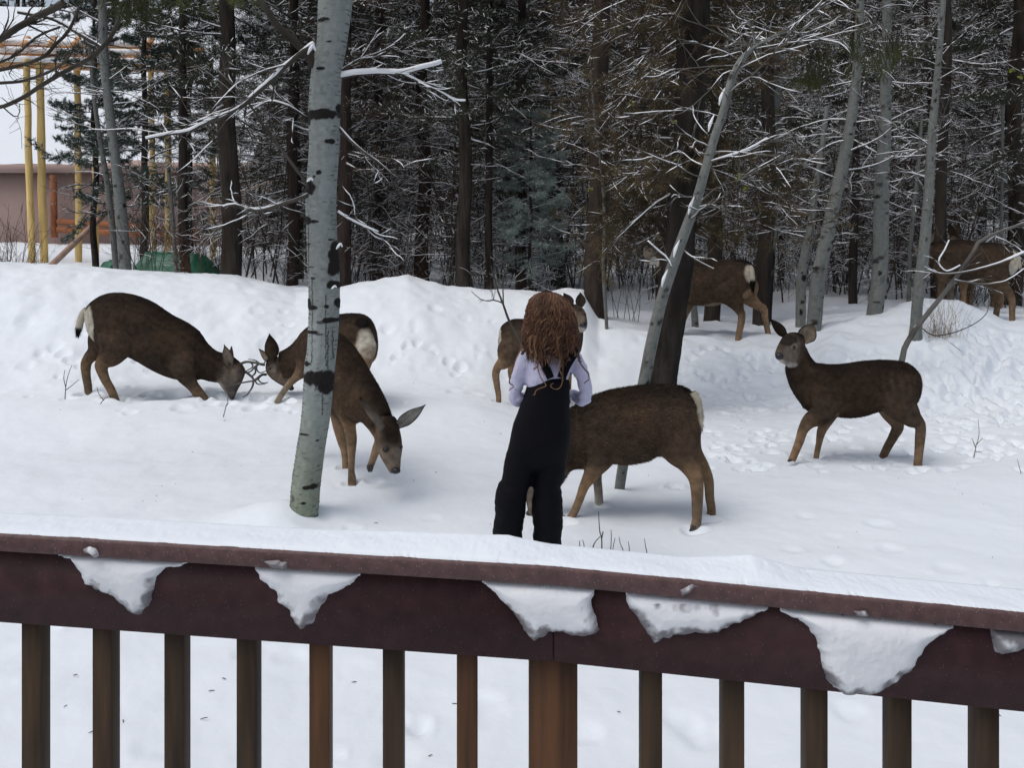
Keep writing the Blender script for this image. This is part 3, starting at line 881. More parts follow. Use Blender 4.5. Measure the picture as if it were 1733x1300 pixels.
# ---- aspens
def scar_field(marks, s, vv, seed):
    """marks: (s_center, v_center, half s, half v, strength) in (side fraction -1..1, photo row)"""
    f = np.zeros(s.shape)
    for (sc_, vc, hs_, hv_, st) in marks:
        d = np.sqrt(((s - sc_) / hs_) ** 2 + ((vv - vc) / hv_) ** 2)
        d = d + .38 * fbm(s * 5 + sc_ * 3, vv * .09, 3, seed)
        f = np.maximum(f, st * np.clip((1.05 - d) * 4.5, 0, 1))
    return f

def aspen(name, label, path, D, marks=(), base_col=(.335, .365, .345), sides=28, rows=4.0, seed=0, lent=.5, green=.0, group=None, Dtop=None, knots=True, extra_h=0, limbs=()):
    """path: (u, v, width px) from the base up"""
    o = thing(name, label, 'tree', (0, 0, 0), group)
    P = np.array([(a, b, c) for a, b, c in path], float)
    L = abs(P[0, 1] - P[-1, 1]) + extra_h
    n = int(L / rows)
    t = np.linspace(0, len(P) - 1, n)
    Q = cr(P, t)
    u, v, w = Q[:, 0], Q[:, 1], Q[:, 2]
    Dz = np.linspace(D, Dtop or D, n)
    cx = (u - UC) / F * Dz; cz = CH + (HV - v) / F * Dz
    r = w / F * Dz / 2
    th = np.linspace(0, 2 * np.pi, sides, endpoint=False)
    TH, VV = np.meshgrid(th, v, indexing='xy')
    wob = 1 + .018 * fbm(TH * .9, VV * .03, 3, seed)
    side = np.cos(TH); front = -np.sin(TH)      # front half faces -Y
    sfr = np.where(np.sin(TH) <= 0.15, side, side + 2.7)   # fraction across, for marks on the seen side
    f = scar_field(marks, np.cos(TH) + np.where(np.sin(TH) > 0.2, 9, 0), VV, seed) if len(marks) else np.zeros(TH.shape)
    # small lens shaped marks all round, dark in rows
    len_ = vnoise(TH * 2.2 + seed, VV * .42, seed + 2)
    lenm = np.clip((len_ - .62) * 6, 0, 1) * lent
    blot = np.clip((fbm(TH * 1.2, VV * .045, 4, seed + 5) - .42) * 6, 0, 1) * lent
    dark = np.clip(np.maximum(f, np.maximum(lenm * .55, blot * .8)), 0, 1)
    tone = 1 + .22 * fbm(TH * .8, VV * .012, 4, seed + 9) + .10 * fbm(TH * 5, VV * .12, 4, seed + 13) + .08 * fbm(TH * 6, VV * .01, 3, seed + 3)
    base = np.array(base_col)[None, None, :] * tone[..., None]
    low = np.clip((VV - 640) / 250, 0, 1)[..., None] * green
    base = base * (1 - low) + base * np.array([.88, .90, .68]) * low
    col = base * (1 - dark[..., None]) + np.array([.014, .012, .011]) * dark[..., None]
    rr = r[:, None] * (wob + .055 * f * (.6 + .6 * fbm(TH * 6, VV * .25, 3, seed + 4)))
    V = np.stack([cx[:, None] + rr * side, Dz[:, None] + rr * np.sin(TH), cz[:, None] + 0 * TH], -1)
    i = np.arange(n - 1)[:, None] * sides; j = np.arange(sides)[None, :]; j2 = (j + 1) % sides
    Qd = np.stack([i + j, i + j2, i + sides + j2, i + sides + j], -1).reshape(-1, 4)
    mb = MB(); mb.add(V.reshape(-1, 3), Qd, None, col.reshape(-1, 3))
    mb.build('trunk', M['aspen'], o)
    o['_x'] = 0; del o['_x']
    return o, (cx, Dz, cz, r)

def limb(o, pts, r0, r1, snow=1.0, mkey='twig', twigs=6, seed=1, sn_name=True, tl=.35):
    """a bough with twigs through (u, v, D) points, snow lying on it"""
    r = random.Random(seed)
    P = np.array([tuple(U(*p)) for p in pts])
    n = max(6, int(np.linalg.norm(np.diff(P, axis=0), axis=1).sum() / .035))
    Q = cr(P, np.linspace(0, len(P) - 1, n)) + np.cumsum(np.array([rv(r, .0035) for _ in range(n)]), 0) * .6
    R = np.linspace(r0, r1, n)
    mb = MB(); tube(mb, Q, R, 7, sm=False)
    S = Segs(); SN = Segs()
    for k in range(twigs):
        i = r.randrange(n // 6, n - 1)
        d = Q[i] - Q[i - 1]; d /= np.linalg.norm(d)
        d = d * .9 + rv(r, .8)
        tw = grow(r, S, Q[i], d, r.uniform(.4, 1) * tl, max(R[i] * .4, .002), 8, .0, .24, None, SN, .6 * snow, .0016)
        for q in (2, 3, 4):
            if r.random() < .6: grow(r, S, tw[q][0], tw[q][1] + rv(r, .8), tl * .3, .002, 2, 0, .2, None, SN, .4 * snow, .0014)
    S.put(mb)
    mb.build('branch', M[mkey], o)
    if snow > 0:
        sm_ = MB()
        i0 = 0
        hh = R * .85 + .0045
        gate = np.clip(fbm(np.arange(n) * .11, np.zeros(n), 3, seed) * 1.6 + .75 * snow, 0.05, 1)
        tube(sm_, Q + np.stack([0 * R, 0 * R, R * .75 + hh * .3], 1), hh * gate * snow, 6, sm=False)
        SN.put(sm_)
        sm_.build('branch_snow', M['branch_snow'], o, kind='stuff')

BIG = [(506, 930, 46), (511, 900, 46), (514, 870, 48), (516, 845, 49), (518, 820, 49), (526, 760, 48), (535, 700, 48.5), (541, 622, 51), (545, 590, 50), (548, 540, 51), (548.5, 480, 53), (545, 400, 51),
       (543, 340, 51), (546, 290, 51), (549, 240, 51), (549, 185, 53), (553, 120, 52), (562, 69, 51), (568, 0, 57), (574, -70, 55), (580, -200, 52), (586, -420, 46)]
def bu(v):
    P = sorted([(b, a, c) for a, b, c in BIG]); 
    return np.interp(v, [p[0] for p in P], [p[1] for p in P]), np.interp(v, [p[0] for p in P], [p[2] for p in P])
def mk(u, v, hu, hv, st=1):
    c, w = bu(v); return ((u - c) / (w / 2), v, hu / (w / 2), hv, st)
MARK = [mk(548, 196, 34, 10), mk(563, 241, 8, 4.5), mk(545, 293, 5, 4), mk(528, 318, 14, 13), mk(524, 373, 9, 8), mk(536, 375, 9, 3), mk(569, 428, 9, 26), mk(567, 455, 9, 12), mk(567, 480, 10, 8), mk(574, 512, 7, 9),
        mk(525, 514, 6, 10), mk(534, 519, 9, 4), mk(557, 517, 5, 4), mk(562, 540, 15, 5), mk(550, 543, 10, 3, .8), mk(532, 560, 14, 3.2), mk(545, 563, 9, 2, .8), mk(524, 613, 8, 4.5), mk(546, 636, 31, 14), mk(556, 652, 15, 12),
        mk(552, 38, 12, 3.5), mk(562, 75, 5, 2), mk(548, 120, 8, 3), mk(518, 731, 9, 1.8), mk(530, 819, 14, 3.5), mk(533, 818, 6, 5), mk(541, 741, 3, 1.5),
        mk(575, 185, 6, 10), mk(526, 205, 6, 10), mk(534, 470, 5, 2), mk(537, 300, 3, 3), mk(564, 405, 4, 2), mk(527, 413, 4, 1.5), mk(531, 451, 6, 1.5), mk(519, 845, 4, 3), mk(544, 850, 5, 2), mk(537, 872, 6, 2), mk(500, 838, 3, 6, .6), mk(497, 800, 3, 8, .5)]
for (ul, va, vb) in ((533, 470, 610), (556, 500, 615), (559, 560, 625), (550, 660, 700), (526, 380, 460), (566, 560, 605), (540, 5, 35)):
    for v in np.arange(va, vb, 6): MARK.append(mk(ul + random.uniform(-.7, .7), v, 1.2, 3.6, .75))
for v in np.arange(20, 880, 7.5):
    c, w = bu(v)
    MARK.append(mk(c - w / 2 + random.uniform(0, 5), v, random.uniform(2, 4.5), .9, .7))
    if random.random() < .6: MARK.append(mk(c + w / 2 - random.uniform(0, 6), v, random.uniform(2, 5), .9, .7))
    if random.random() < .5: MARK.append(mk(c + random.uniform(-20, 20), v, random.uniform(1.5, 5), .8, .55))
big, _ = aspen('aspen_tree', 'big pale aspen with black scars in the foreground, left of the grazing fawn', BIG, 4.95, MARK, (.235, .258, .250), 132, 1.3, 3, .30, 1.0)
limb(big, [(532, 112, 4.92), (522, 92, 4.9), (500, 70, 4.88), (470, 42, 4.85), (445, 5, 4.8), (430, -40, 4.8)], .030, .012, .35, 'twig', 8, 3)
limb(big, [(530, 78, 4.85), (512, 88, 4.8), (480, 115, 4.75), (455, 140, 4.7), (425, 165, 4.7), (400, 185, 4.7), (350, 205, 4.72), (320, 220, 4.75), (290, 224, 4.78), (245, 232, 4.8)], .015, .006, 1.0, 'twig', 16, 4, tl=.5)
limb(big, [(522, 330, 4.9), (505, 338, 4.85), (480, 345, 4.8), (450, 355, 4.8), (425, 355, 4.8), (398, 346, 4.8), (375, 350, 4.8)], .012, .005, 1.0, 'twig', 9, 5)
limb(big, [(570, 132, 4.95), (600, 126, 4.95), (640, 124, 5.0), (680, 125, 5.0), (710, 118, 5.0), (745, 108, 5.05)], .012, .008, 1.35, 'twig', 7, 6)
limb(big, [(680, 125, 5.0), (705, 135, 5.0), (740, 152, 5.05), (770, 168, 5.1), (790, 170, 5.1)], .007, .003, 1.0, 'twig', 7, 7)
limb(big, [(527, 322, 4.9), (505, 290, 4.85), (480, 255, 4.8), (450, 215, 4.75), (425, 180, 4.7), (395, 145, 4.7), (370, 120, 4.7)], .010, .004, .35, 'twig', 10, 8)
limb(big, [(573, 215, 4.95), (600, 245, 4.95), (640, 275, 5.0), (670, 300, 5.0)], .009, .004, .9, 'twig', 9, 9)
limb(big, [(572, 360, 4.95), (590, 372, 4.95), (615, 385, 5.0), (640, 395, 5.0)], .007, .004, 1.0, 'twig', 5, 10)
limb(big, [(565, 130, 4.95), (600, 105, 4.95), (640, 90, 5.0), (670, 75, 5.0)], .006, .003, 1.0, 'twig', 7, 11)
limb(big, [(520, 200, 4.95), (490, 180, 4.9), (455, 172, 4.9), (420, 190, 4.9)], .006, .003, .9, 'twig', 7, 12)
# snow caught in the forks and on the side scar
for (u, v, w, h, dd) in ((527, 82, 8, 11, 4.80), (524, 304, 6, 4, 4.84), (574, 416, 6, 6, 4.88), (565, 486, 5, 3, 4.83)):
    c = U(u, v, dd); k = dd / F; mb = MB()
    tube(mb, [c + Vector((-w * k * .8, 0, -h * k * .9)), c + Vector((-w * .2 * k, 0, 0)), c + Vector((w * .3 * k, .01, h * k * .55)), c + Vector((w * k * .8, .01, -h * .3 * k))], [.003, w * k * .38, w * k * .36, .003], 8)
    mb.build('fork_snow', M['branch_snow'], big)
reorigin(big, (U(510, 888, 4.95).x, 4.95, 0))

ASP = [
 ('pale slender aspen rising beside the green tarp at left', [(216, 490, 21), (212, 455, 20), (205, 360, 19), (199, 300, 17), (190, 230, 15), (182, 160, 15), (176, 95, 15), (173, 0, 14), (170, -120, 12)], 12.2, 1),
 ('thin grey stem crossing just left of the pale slender aspen', [(201, 490, 10), (196, 450, 10), (190, 380, 10), (180, 300, 9), (170, 240, 8), (160, 170, 7), (150, 60, 6)], 12.5, 2),
 ('thin pale stem with snow standing in front of the slim dark conifer at left', [(302, 490, 8), (298, 450, 8), (294, 400, 7), (290, 340, 7), (284, 280, 6)], 12.2, 12),
 ('leaning aspen crossing in front of the dark trunk, its foot behind the nearest deer', [(1044, 860, 18), (1047, 838, 17.5), (1056, 780, 18), (1072, 720, 19), (1089, 650, 20), (1103, 580, 21), (1118, 515, 20), (1135, 460, 20), (1158, 395, 19), (1180, 335, 17), (1194, 285, 16), (1210, 230, 15), (1225, 185, 14), (1240, 130, 14), (1262, 92, 13), (1300, 66, 12), (1330, 52, 10)], 5.55, 3),
 ('grey aspen behind the crest deer with a dark lower trunk', [(1290, 610, 24), (1293, 540, 24), (1298, 470, 22), (1304, 400, 20), (1308, 330, 20), (1311, 260, 18), (1314, 180, 15), (1316, 60, 12)], 11.8, 4),
 ('slim aspen standing just left of the leaning white aspen', [(1354, 580, 17), (1355, 545, 17), (1356, 480, 16), (1362, 430, 15), (1372, 380, 13), (1380, 320, 11), (1390, 260, 9), (1400, 180, 8)], 10.3, 5),
 ('white aspen leaning right behind the ears of the standing fawn', [(1374, 580, 25), (1378, 545, 25), (1385, 470, 24), (1398, 410, 23), (1412, 340, 22), (1424, 290, 21), (1436, 230, 19), (1445, 170, 17), (1452, 90, 15), (1456, 0, 13), (1458, -120, 12)], 9.75, 6),
 ('straight thick aspen with its foot high on the right-hand bank', [(1476, 560, 28), (1481, 525, 26), (1489, 460, 25), (1491, 380, 25), (1493, 300, 24), (1497, 230, 21), (1499, 150, 18), (1501, 60, 16), (1502, -120, 14)], 10.1, 7),
 ('aspen rising above the fallen branch in front of the far doe', [(1546, 605, 27), (1548, 583, 25), (1550, 555, 20), (1552, 520, 18), (1558, 470, 19), (1564, 420, 18), (1570, 350, 17), (1574, 290, 15), (1577, 230, 14), (1584, 150, 11), (1592, 60, 10), (1600, -60, 9)], 9.1, 8),
 ('thin grey stem between the thick straight aspen and the doe\'s muzzle', [(1536, 560, 7), (1538, 500, 7), (1541, 420, 7), (1547, 350, 7), (1553, 290, 6), (1560, 200, 5)], 10.9, 9),
 ('thin grey stem right behind the stout reddish trunk', [(1028, 590, 6), (1026, 540, 6), (1021, 450, 6), (1023, 380, 5), (1019, 300, 5), (1008, 220, 4), (1000, 120, 4)], 10.0, 10),
 ('short pale aspen stem under the belly of the crest deer', [(1178, 590, 12), (1176, 540, 12), (1174, 515, 11), (1172, 470, 10), (1160, 380, 9), (1150, 250, 8)], 10.9, 11),
 ('thin pale sapling far behind at the right edge', [(1692, 560, 6), (1694, 420, 6), (1696, 300, 5), (1697, 180, 5)], 12.8, 13),
]
random.seed(31)
for lab, path, D, sd_ in ASP:
    path = [(a, b, c) for a, b, c in path]
    mk2 = []
    vlo, vhi = path[0][1], path[-1][1]
    for k in range(int((vlo - vhi) / 26)):
        mk2.append((random.uniform(-.9, .9), random.uniform(vhi, vlo), random.uniform(.15, .45), random.uniform(1.5, 4.5), random.uniform(.7, 1)))
    if 'dark lower' in lab: mk2 += [(0, 520, 3, 62, 1), (.3, 440, 1, 20, 1)]
    if 'fallen branch' in lab: mk2 += [(0, 600, 3, 16, .6)]
    if 'leaning white' in lab: mk2 += [(.2, 470, .5, 7, 1), (-.2, 528, .4, 6, 1)]
    bc = (.13, .135, .125) if 'thin' in lab else (.165, .175, .163)
    o, (cx, Dz, cz, r) = aspen('aspen_tree' if 'stem' not in lab and 'sapling' not in lab else 'young_aspen', lab, path, D, mk2, bc, 28, 2.2, sd_ * 3 + 1, .5)
    rr = random.Random(sd_)
    S = Segs(); SN = Segs()
    n = len(cx)
    for k in range(26 if 'thin' not in lab else 12):
        i = rr.randrange(int(n * .5), n - 1)
        az = rr.uniform(0, 6.28)
        L = rr.uniform(.35, 1.0)
        b_ = grow(rr, S, (cx[i], Dz[i], cz[i]), (math.cos(az), math.sin(az) * .8, rr.uniform(-.1, .6)), L, max(r[i] * .18, .004), 8, .01, .2, None, SN, .6, .003)
        for q in range(2, 7):
            if rr.random() < .7:
                t_ = grow(rr, S, b_[q][0], b_[q][1] + rv(rr, .9), L * .35, .004, 6, .0, .28, None, SN, .45, .002)
                grow(rr, S, t_[2][0], t_[2][1] + rv(rr, .8), L * .15, .003, 2, .0, .2, None, SN, .35, .0018)
    mb = MB(); S.put(mb); mb.build('branches', M['twig_pale'], o, kind='stuff')
    mb = MB(); SN.put(mb); mb.build('branch_snow', M['branch_snow'], o, kind='stuff')
    if 'leaning aspen' in lab:
        limb(o, [(1136, 452, 5.5), (1128, 437, 5.5), (1112, 424, 5.48), (1096, 408, 5.45)], .006, .003, .8, 'twig_pale', 3, 41)
        limb(o, [(1158, 425, 5.55), (1172, 436, 5.5), (1190, 446, 5.5), (1208, 455, 5.5)], .004, .002, .7, 'twig_pale', 1, 42)
        limb(o, [(1196, 275, 5.55), (1220, 268, 5.5), (1262, 255, 5.5), (1300, 235, 5.5)], .006, .003, 1.0, 'twig_pale', 6, 43)
        for (u, v, a_) in ((1147, 418, 1), (1127, 468, 1), (1172, 345, 1), (1206, 205, 1), (1224, 160, 1)):
            mb = MB(); tube(mb, [U(u - 7, v + 18, 5.47), U(u - 4, v + 4, 5.47), U(u + 3, v - 12, 5.49)], [.002, .011, .002], 6)
            mb.build('bark_snow', M['branch_snow'], o)
    bp = U(path[1][0], path[1][1], D)
    reorigin(o, (bp.x, bp.y, bp.z))

# dark leaning trunk that stands in front of the crest deer
o = thing('leaning_conifer', 'broad dark trunk leaning right, in front of the deer on the crest', 'tree', (0, 0, 0))
def bark_trunk(o, path, D, m, sides=56, rows=2.5, seed=1, amp=.05):
    P = np.array(path, float); n = int(abs(P[0, 1] - P[-1, 1]) / rows)
    Q = cr(P, np.linspace(0, len(P) - 1, n)); u, v, w = Q.T
    cx = (u - UC) / F * D; cz = CH + (HV - v) / F * D; r = w / F * D / 2
    th = np.linspace(0, 2 * np.pi, sides, endpoint=False)
    TH, VV = np.meshgrid(th, v)
    rr = r[:, None] * (1 + amp * fbm(TH * 4, VV * .05, 4, seed) + amp * .6 * fbm(TH * 9, VV * .14, 3, seed + 2))
    V = np.stack([cx[:, None] + rr * np.cos(TH), D + rr * np.sin(TH), cz[:, None] + 0 * TH], -1).reshape(-1, 3)
    i = np.arange(n - 1)[:, None] * sides; j = np.arange(sides)[None, :]; j2 = (j + 1) % sides
    mb = MB(); mb.add(V, np.stack([i + j, i + j2, i + sides + j2, i + sides + j], -1).reshape(-1, 4))
    mb.build('trunk', M[m], o)
bark_trunk(o, [(1106, 740, 62), (1113, 690, 60), (1118, 640, 56), (1126, 590, 54), (1136, 520, 54), (1146, 450, 54), (1152, 390, 50), (1158, 320, 48), (1163, 250, 48), (1168, 180, 50), (1172, 90, 54), (1173, 0, 56), (1174, -150, 52)], 8.0, 'bark_black')
rr = random.Random(77); S = Segs(); SN = Segs(); tips = []
for k in range(80):
    v = rr.uniform(-140, 390); u = 1146 + (450 - v) * .07; p = U(u, v, 8.0)
    az = rr.uniform(0, 6.28); L = rr.uniform(.5, 1.4)
    b_ = grow(rr, S, tuple(p), (math.cos(az), (abs(math.sin(az)) if v > 300 or k % 3 else -abs(math.sin(az))) * .9, rr.uniform(-.3, .2)), L, .012, 9, .07, .16, None, SN, .35, .003, .08)
    for q in range(2, 9):
        for s_ in range(2):
            t_ = grow(rr, S, b_[q][0], b_[q][1] * .7 + rv(rr, .9), L * .3, .004, 4, .02, .2, tips, SN, .4, .002)
            grow(rr, S, t_[2][0], t_[2][1] + rv(rr, .9), L * .12, .003, 2, 0, .2, tips, SN, .3, .0018)
mb = MB(); S.put(mb); mb.build('branches', M['twig_brown'], o, kind='stuff')
mb = MB(); SN.put(mb); mb.build('branch_snow', M['branch_snow'], o, kind='stuff')
mb = MB(); needles(mb, rr, tips, 20, .075, .007); mb.build('needles', M['needle_hang'], o, kind='stuff', smooth_=False)
reorigin(o, (U(1115, 690, 8).x, 8.0, 0))

# fallen / leaning bough on the right-hand bank
o = thing('leaning_bough', 'bare grey bough leaning out of the snow behind the standing young deer', 'branch', (0, 0, 0))
limb(o, [(1526, 612, 8.5), (1531, 590, 8.5), (1545, 565, 8.5), (1560, 545, 8.5), (1600, 495, 8.5), (1625, 462, 8.5), (1650, 425, 8.5), (1658, 412, 8.5), (1690, 396, 8.5), (1733, 381, 8.5), (1780, 365, 8.6)], .030, .010, .45, 'twig_pale', 4, 51)
limb(o, [(1740, 425, 8.4), (1715, 435, 8.4), (1690, 446, 8.4), (1650, 457, 8.4), (1610, 463, 8.42), (1585, 462, 8.45), (1570, 456, 8.5)], .008, .006, 1.1, 'twig_pale', 4, 52)
limb(o, [(1625, 450, 8.45), (1610, 458, 8.45), (1600, 460, 8.45), (1590, 450, 8.45), (1589, 440, 8.45), (1598, 425, 8.45), (1606, 408, 8.45)], .007, .004, .9, 'twig_pale', 2, 53)
limb(o, [(1615, 474, 8.45), (1640, 478, 8.4), (1660, 480, 8.4), (1685, 479, 8.4), (1705, 474, 8.4), (1733, 455, 8.4)], .007, .004, 1.0, 'twig_pale', 4, 54)
limb(o, [(1562, 556, 8.45), (1575, 566, 8.4), (1590, 568, 8.38), (1620, 562, 8.38), (1650, 548, 8.38), (1668, 532, 8.38), (1672, 518, 8.38)], .007, .003, .2, 'twig', 4, 55)
limb(o, [(1685, 402, 8.5), (1705, 410, 8.5), (1722, 420, 8.5), (1745, 440, 8.5)], .007, .004, 1.0, 'twig_pale', 4, 56)
reorigin(o, (U(1528, 600, 8.5).x, 8.5, hz(U(1528, 600, 8.5).x, 8.5)))

# thin sapling in front of the half hidden fawn
o = thing('sapling', 'thin forked sapling left of the girl, in front of the half hidden fawn', 'sapling', (0, 0, 0))
for pts_, r0, r1, sd_ in (([(900, 720, 7.5), (893, 640, 7.6), (884, 590, 7.7), (875, 566, 7.7), (861, 540, 7.7), (853, 520, 7.7), (845, 498, 7.7), (840, 480, 7.7), (832, 450, 7.7)], .016, .006, 61),
                          ([(852, 518, 7.7), (851, 490, 7.7), (853, 460, 7.7), (850, 420, 7.7)], .007, .003, 62),
                          ([(850, 513, 7.7), (836, 508, 7.7), (826, 510, 7.7), (812, 506, 7.7), (798, 494, 7.7)], .006, .003, 63), ([(836, 508, 7.7), (833, 498, 7.7), (831, 480, 7.7)], .004, .002, 64)):
    limb(o, pts_, r0, r1, 0, 'twig', 1 if sd_ == 61 else 3, sd_, tl=.15)
reorigin(o, (U(900, 700, 7.5).x, 7.5, .1))

# dark boughs hanging into the frame at the upper left
o = thing('hanging_bough', 'bare dark boughs hanging into the upper left corner in front of the log frame', 'branch', (0, 0, 0))
for k, (pts_, r0, r1, sn) in enumerate([
    ([(-40, 182, 6), (0, 180, 6), (40, 165, 6), (72, 145, 6), (110, 122, 6), (150, 102, 6), (172, 84, 6), (190, 60, 6), (205, 30, 6)], .014, .016, .0),
    ([(-40, 143, 5.8), (0, 140, 5.8), (40, 136, 5.8), (80, 122, 5.8), (105, 108, 5.8), (120, 92, 5.8), (127, 75, 5.8)], .012, .007, .0),
    ([(-30, 122, 5.9), (0, 118, 5.9), (42, 108, 5.9), (75, 96, 5.9), (95, 76, 5.9), (118, 50, 5.9), (135, 10, 5.9)], .014, .010, .0),
    ([(-30, 80, 5.7), (0, 66, 5.7), (40, 40, 5.7), (70, 24, 5.7), (110, 4, 5.7)], .020, .024, .0),
    ([(-30, 110, 6.2), (0, 104, 6.2), (30, 90, 6.2), (60, 62, 6.2), (100, 44, 6.2)], .010, .008, .0),
    ([(5, 180, 6), (15, 190, 6), (26, 198, 6), (33, 192, 6), (33, 175, 6)], .005, .003, 0),
    ([(30, 20, 6.4), (90, 32, 6.4), (140, 60, 6.4), (175, 82, 6.4)], .010, .012, .8)]):
    limb(o, pts_, r0, r1, sn, 'twig', 14 if k < 5 else 3, 70 + k, tl=.35)
reorigin(o, (U(-30, 100, 6).x, 6, 3))

def tuft(label, spots, D, key, n, seed):
    n = int(n * 1.8)
    o = thing('pine_bough', label, 'branch', (0, 0, 0))
    r = random.Random(seed); S = Segs(); tips = []
    for (u, v, ru, rv_) in spots:
        for k in range(n):
            a = U(u + r.gauss(0, ru * .5), v + r.gauss(0, rv_ * .5), D + r.gauss(0, .12))
            grow(r, S, tuple(a + Vector((0, 0, .16))), (r.uniform(-.5, .5), r.uniform(-.3, .3), -1), .2, .004, 3, 0, .2, tips, None)
    mb = MB(); S.put(mb); mb.build('twigs', M['twig'], o, kind='stuff')
    mb = MB(); needles(mb, r, tips, 40, .055, .003, .8); mb.build('needles', M[key], o, kind='stuff', smooth_=False)
    c = U(spots[0][0], spots[0][1], D); reorigin(o, c)
tuft('olive pine tuft hanging from the top edge right of the upper left corner', [(200, 0, 40, 26), (240, 10, 20, 18), (222, 22, 18, 16)], 5.5, 'needle_olive', 12, 1)
tuft('olive pine tuft at the top edge between the upper left corner and the big aspen', [(315, 4, 30, 22), (400, -4, 22, 14)], 5.5, 'needle_olive', 12, 2)
tuft('dark green pine bough hanging over the white aspens at right', [(1420, 70, 70, 24), (1380, 105, 40, 20), (1470, 112, 44, 24), (1375, 140, 24, 12), (1520, 90, 34, 16)], 8.4, 'needle_olive', 26, 3)

# a few yellow leaves still hanging
mb = MB(); r = random.Random(4)
o = thing('lichen_tuft', 'small bright yellow green clumps caught on the twigs above the leaning trunk', 'lichen', (0, 0, 0))
for (u, v) in ((1068, 175), (1144, 270), (1140, 206), (1250, 300), (1262, 318), (1725, 130), (1712, 118), (998, 320)):
    for k in range(10):
        c = U(u + r.gauss(0, 3.2), v + r.gauss(0, 2.2), 7.6); s = .014
        a = Vector(rv(r, 1)).normalized() * s; b = Vector(rv(r, 1)).normalized() * s
        mb.add([c - a, c + b, c + a, c - b], [(0, 1, 2, 3)])
mb.build('clump', M['leaf_yellow'], o, smooth_=False)
reorigin(o, U(1068, 175, 7.6))

# ---- shrubs along and behind the crest
def make_shrub(seed, H, n, w, key):
    r = random.Random(seed); S = Segs(); SN = Segs()
    for k in range(n):
        az = r.uniform(0, 6.28); tilt = r.uniform(.05, w)
        b = grow(r, S, (r.uniform(-.15, .15), r.uniform(-.15, .15), -.1), (math.cos(az) * tilt, math.sin(az) * tilt, 1), H * r.uniform(.5, 1.1), .006, 8, -.0, .13, None, SN, .3, .0022)
        for q in range(2, 9):
            if r.random() < .85:
                t_ = grow(r, S, b[q][0], b[q][1] + rv(r, .8), H * r.uniform(.15, .35), .003, 4, 0, .18, None, SN, .35, .0018)
                if r.random() < .7: grow(r, S, t_[2][0], t_[2][1] + rv(r, .8), H * .12, .002, 2, 0, .2, None, SN, .3, .0016)
    mb = MB(); S.put(mb); sb = MB(); SN.put(sb)
    return mb.mesh('shrub_stems', M[key]), sb.mesh('shrub_snow', M['branch_snow'])
SHR = [make_shrub(1, 1.3, 12, .5, 'twig'), make_shrub(2, .9, 14, .7, 'twig_brown'), make_shrub(3, 1.7, 8, .35, 'twig_pale'), make_shrub(4, 1.1, 16, .9, 'twig'), make_shrub(5, 1.1, 14, .7, 'twig_rust')]
def shrub_label(u, D):
    w = [b for a, b in LM if a <= u][-1]
    return '%s leafless shrub %s' % ('nearer' if D < 12.4 else ('middle' if D < 14.5 else 'farther'), w)
rs = random.Random(8); k = 0
for k in range(84):
    u = rs.uniform(375, 1780) if k > 9 else rs.uniform(235, 375); D = 11.3 + 9 * rs.random() ** 1.6
    if 830 < u < 1125 and D < 14: continue
    if 1150 < u < 1600 and D < 15: D += 4.5
    if 590 < u < 830 and D < 13.5 and rs.random() < .5: D += 3
    x = hx(u, D); ms = SHR[4] if (620 < u < 770 and rs.random() < .6) or rs.random() < .12 else SHR[rs.randrange(4)]
    o = thing('bare_shrub', shrub_label(u, D), 'shrub', (x, D, hz(x, D) - .05), 'bare shrubs behind the snowbank')
    o.rotation_euler = (0, 0, rs.uniform(0, 6.28)); s = rs.uniform(.6, 1.25); o.scale = (s, s, s * rs.uniform(.8, 1.2))
    link('stems', ms[0], o, kind='stuff'); link('stem_snow', ms[1], o, kind='stuff')
# tall leafless thickets that fill the wood with tangled snowy twigs
def make_thicket(seed, H, n, key):
    r = random.Random(seed); S = Segs(); SN = Segs()
    for k in range(n):
        az = r.uniform(0, 6.28); tilt = r.uniform(.05, .3)
        b = grow(r, S, (r.uniform(-.5, .5), r.uniform(-.5, .5), -.1), (math.cos(az) * tilt, math.sin(az) * tilt, 1), H * r.uniform(.7, 1.1), .014, 16, 0, .10, None, None, 0, .004)
        for q in range(2, 17):
            for w_ in range(2):
                if r.random() < .8:
                    a2 = r.uniform(0, 6.28); d2 = np.array([math.cos(a2), math.sin(a2), r.uniform(-.2, .5)])
                    L2 = r.uniform(.5, 1.5)
                    t_ = grow(r, S, b[q][0], d2, L2, .0065, 10, .03, .26, None, SN, .62, .0028, .06)
                    for j in range(2, 11):
                        if r.random() < .75:
                            t2 = grow(r, S, t_[j][0], t_[j][1] * .6 + rv(r, .9), L2 * r.uniform(.15, .35), .0034, 5, .02, .36, None, SN, .42, .0022)
                            if r.random() < .6: grow(r, S, t2[2][0], rv(r, 1), L2 * .12, .0026, 2, 0, .3, None, SN, .35, .002)
    mb = MB(); S.put(mb); sb = MB(); SN.put(sb)
    return mb.mesh('thicket_stems', M[key]), sb.mesh('thicket_snow', M['branch_snow'])
THK = [make_thicket(1, 5.0, 4, 'twig'), make_thicket(2, 5.5, 4, 'twig_brown'), make_thicket(3, 4.6, 5, 'twig')]
rs = random.Random(18)
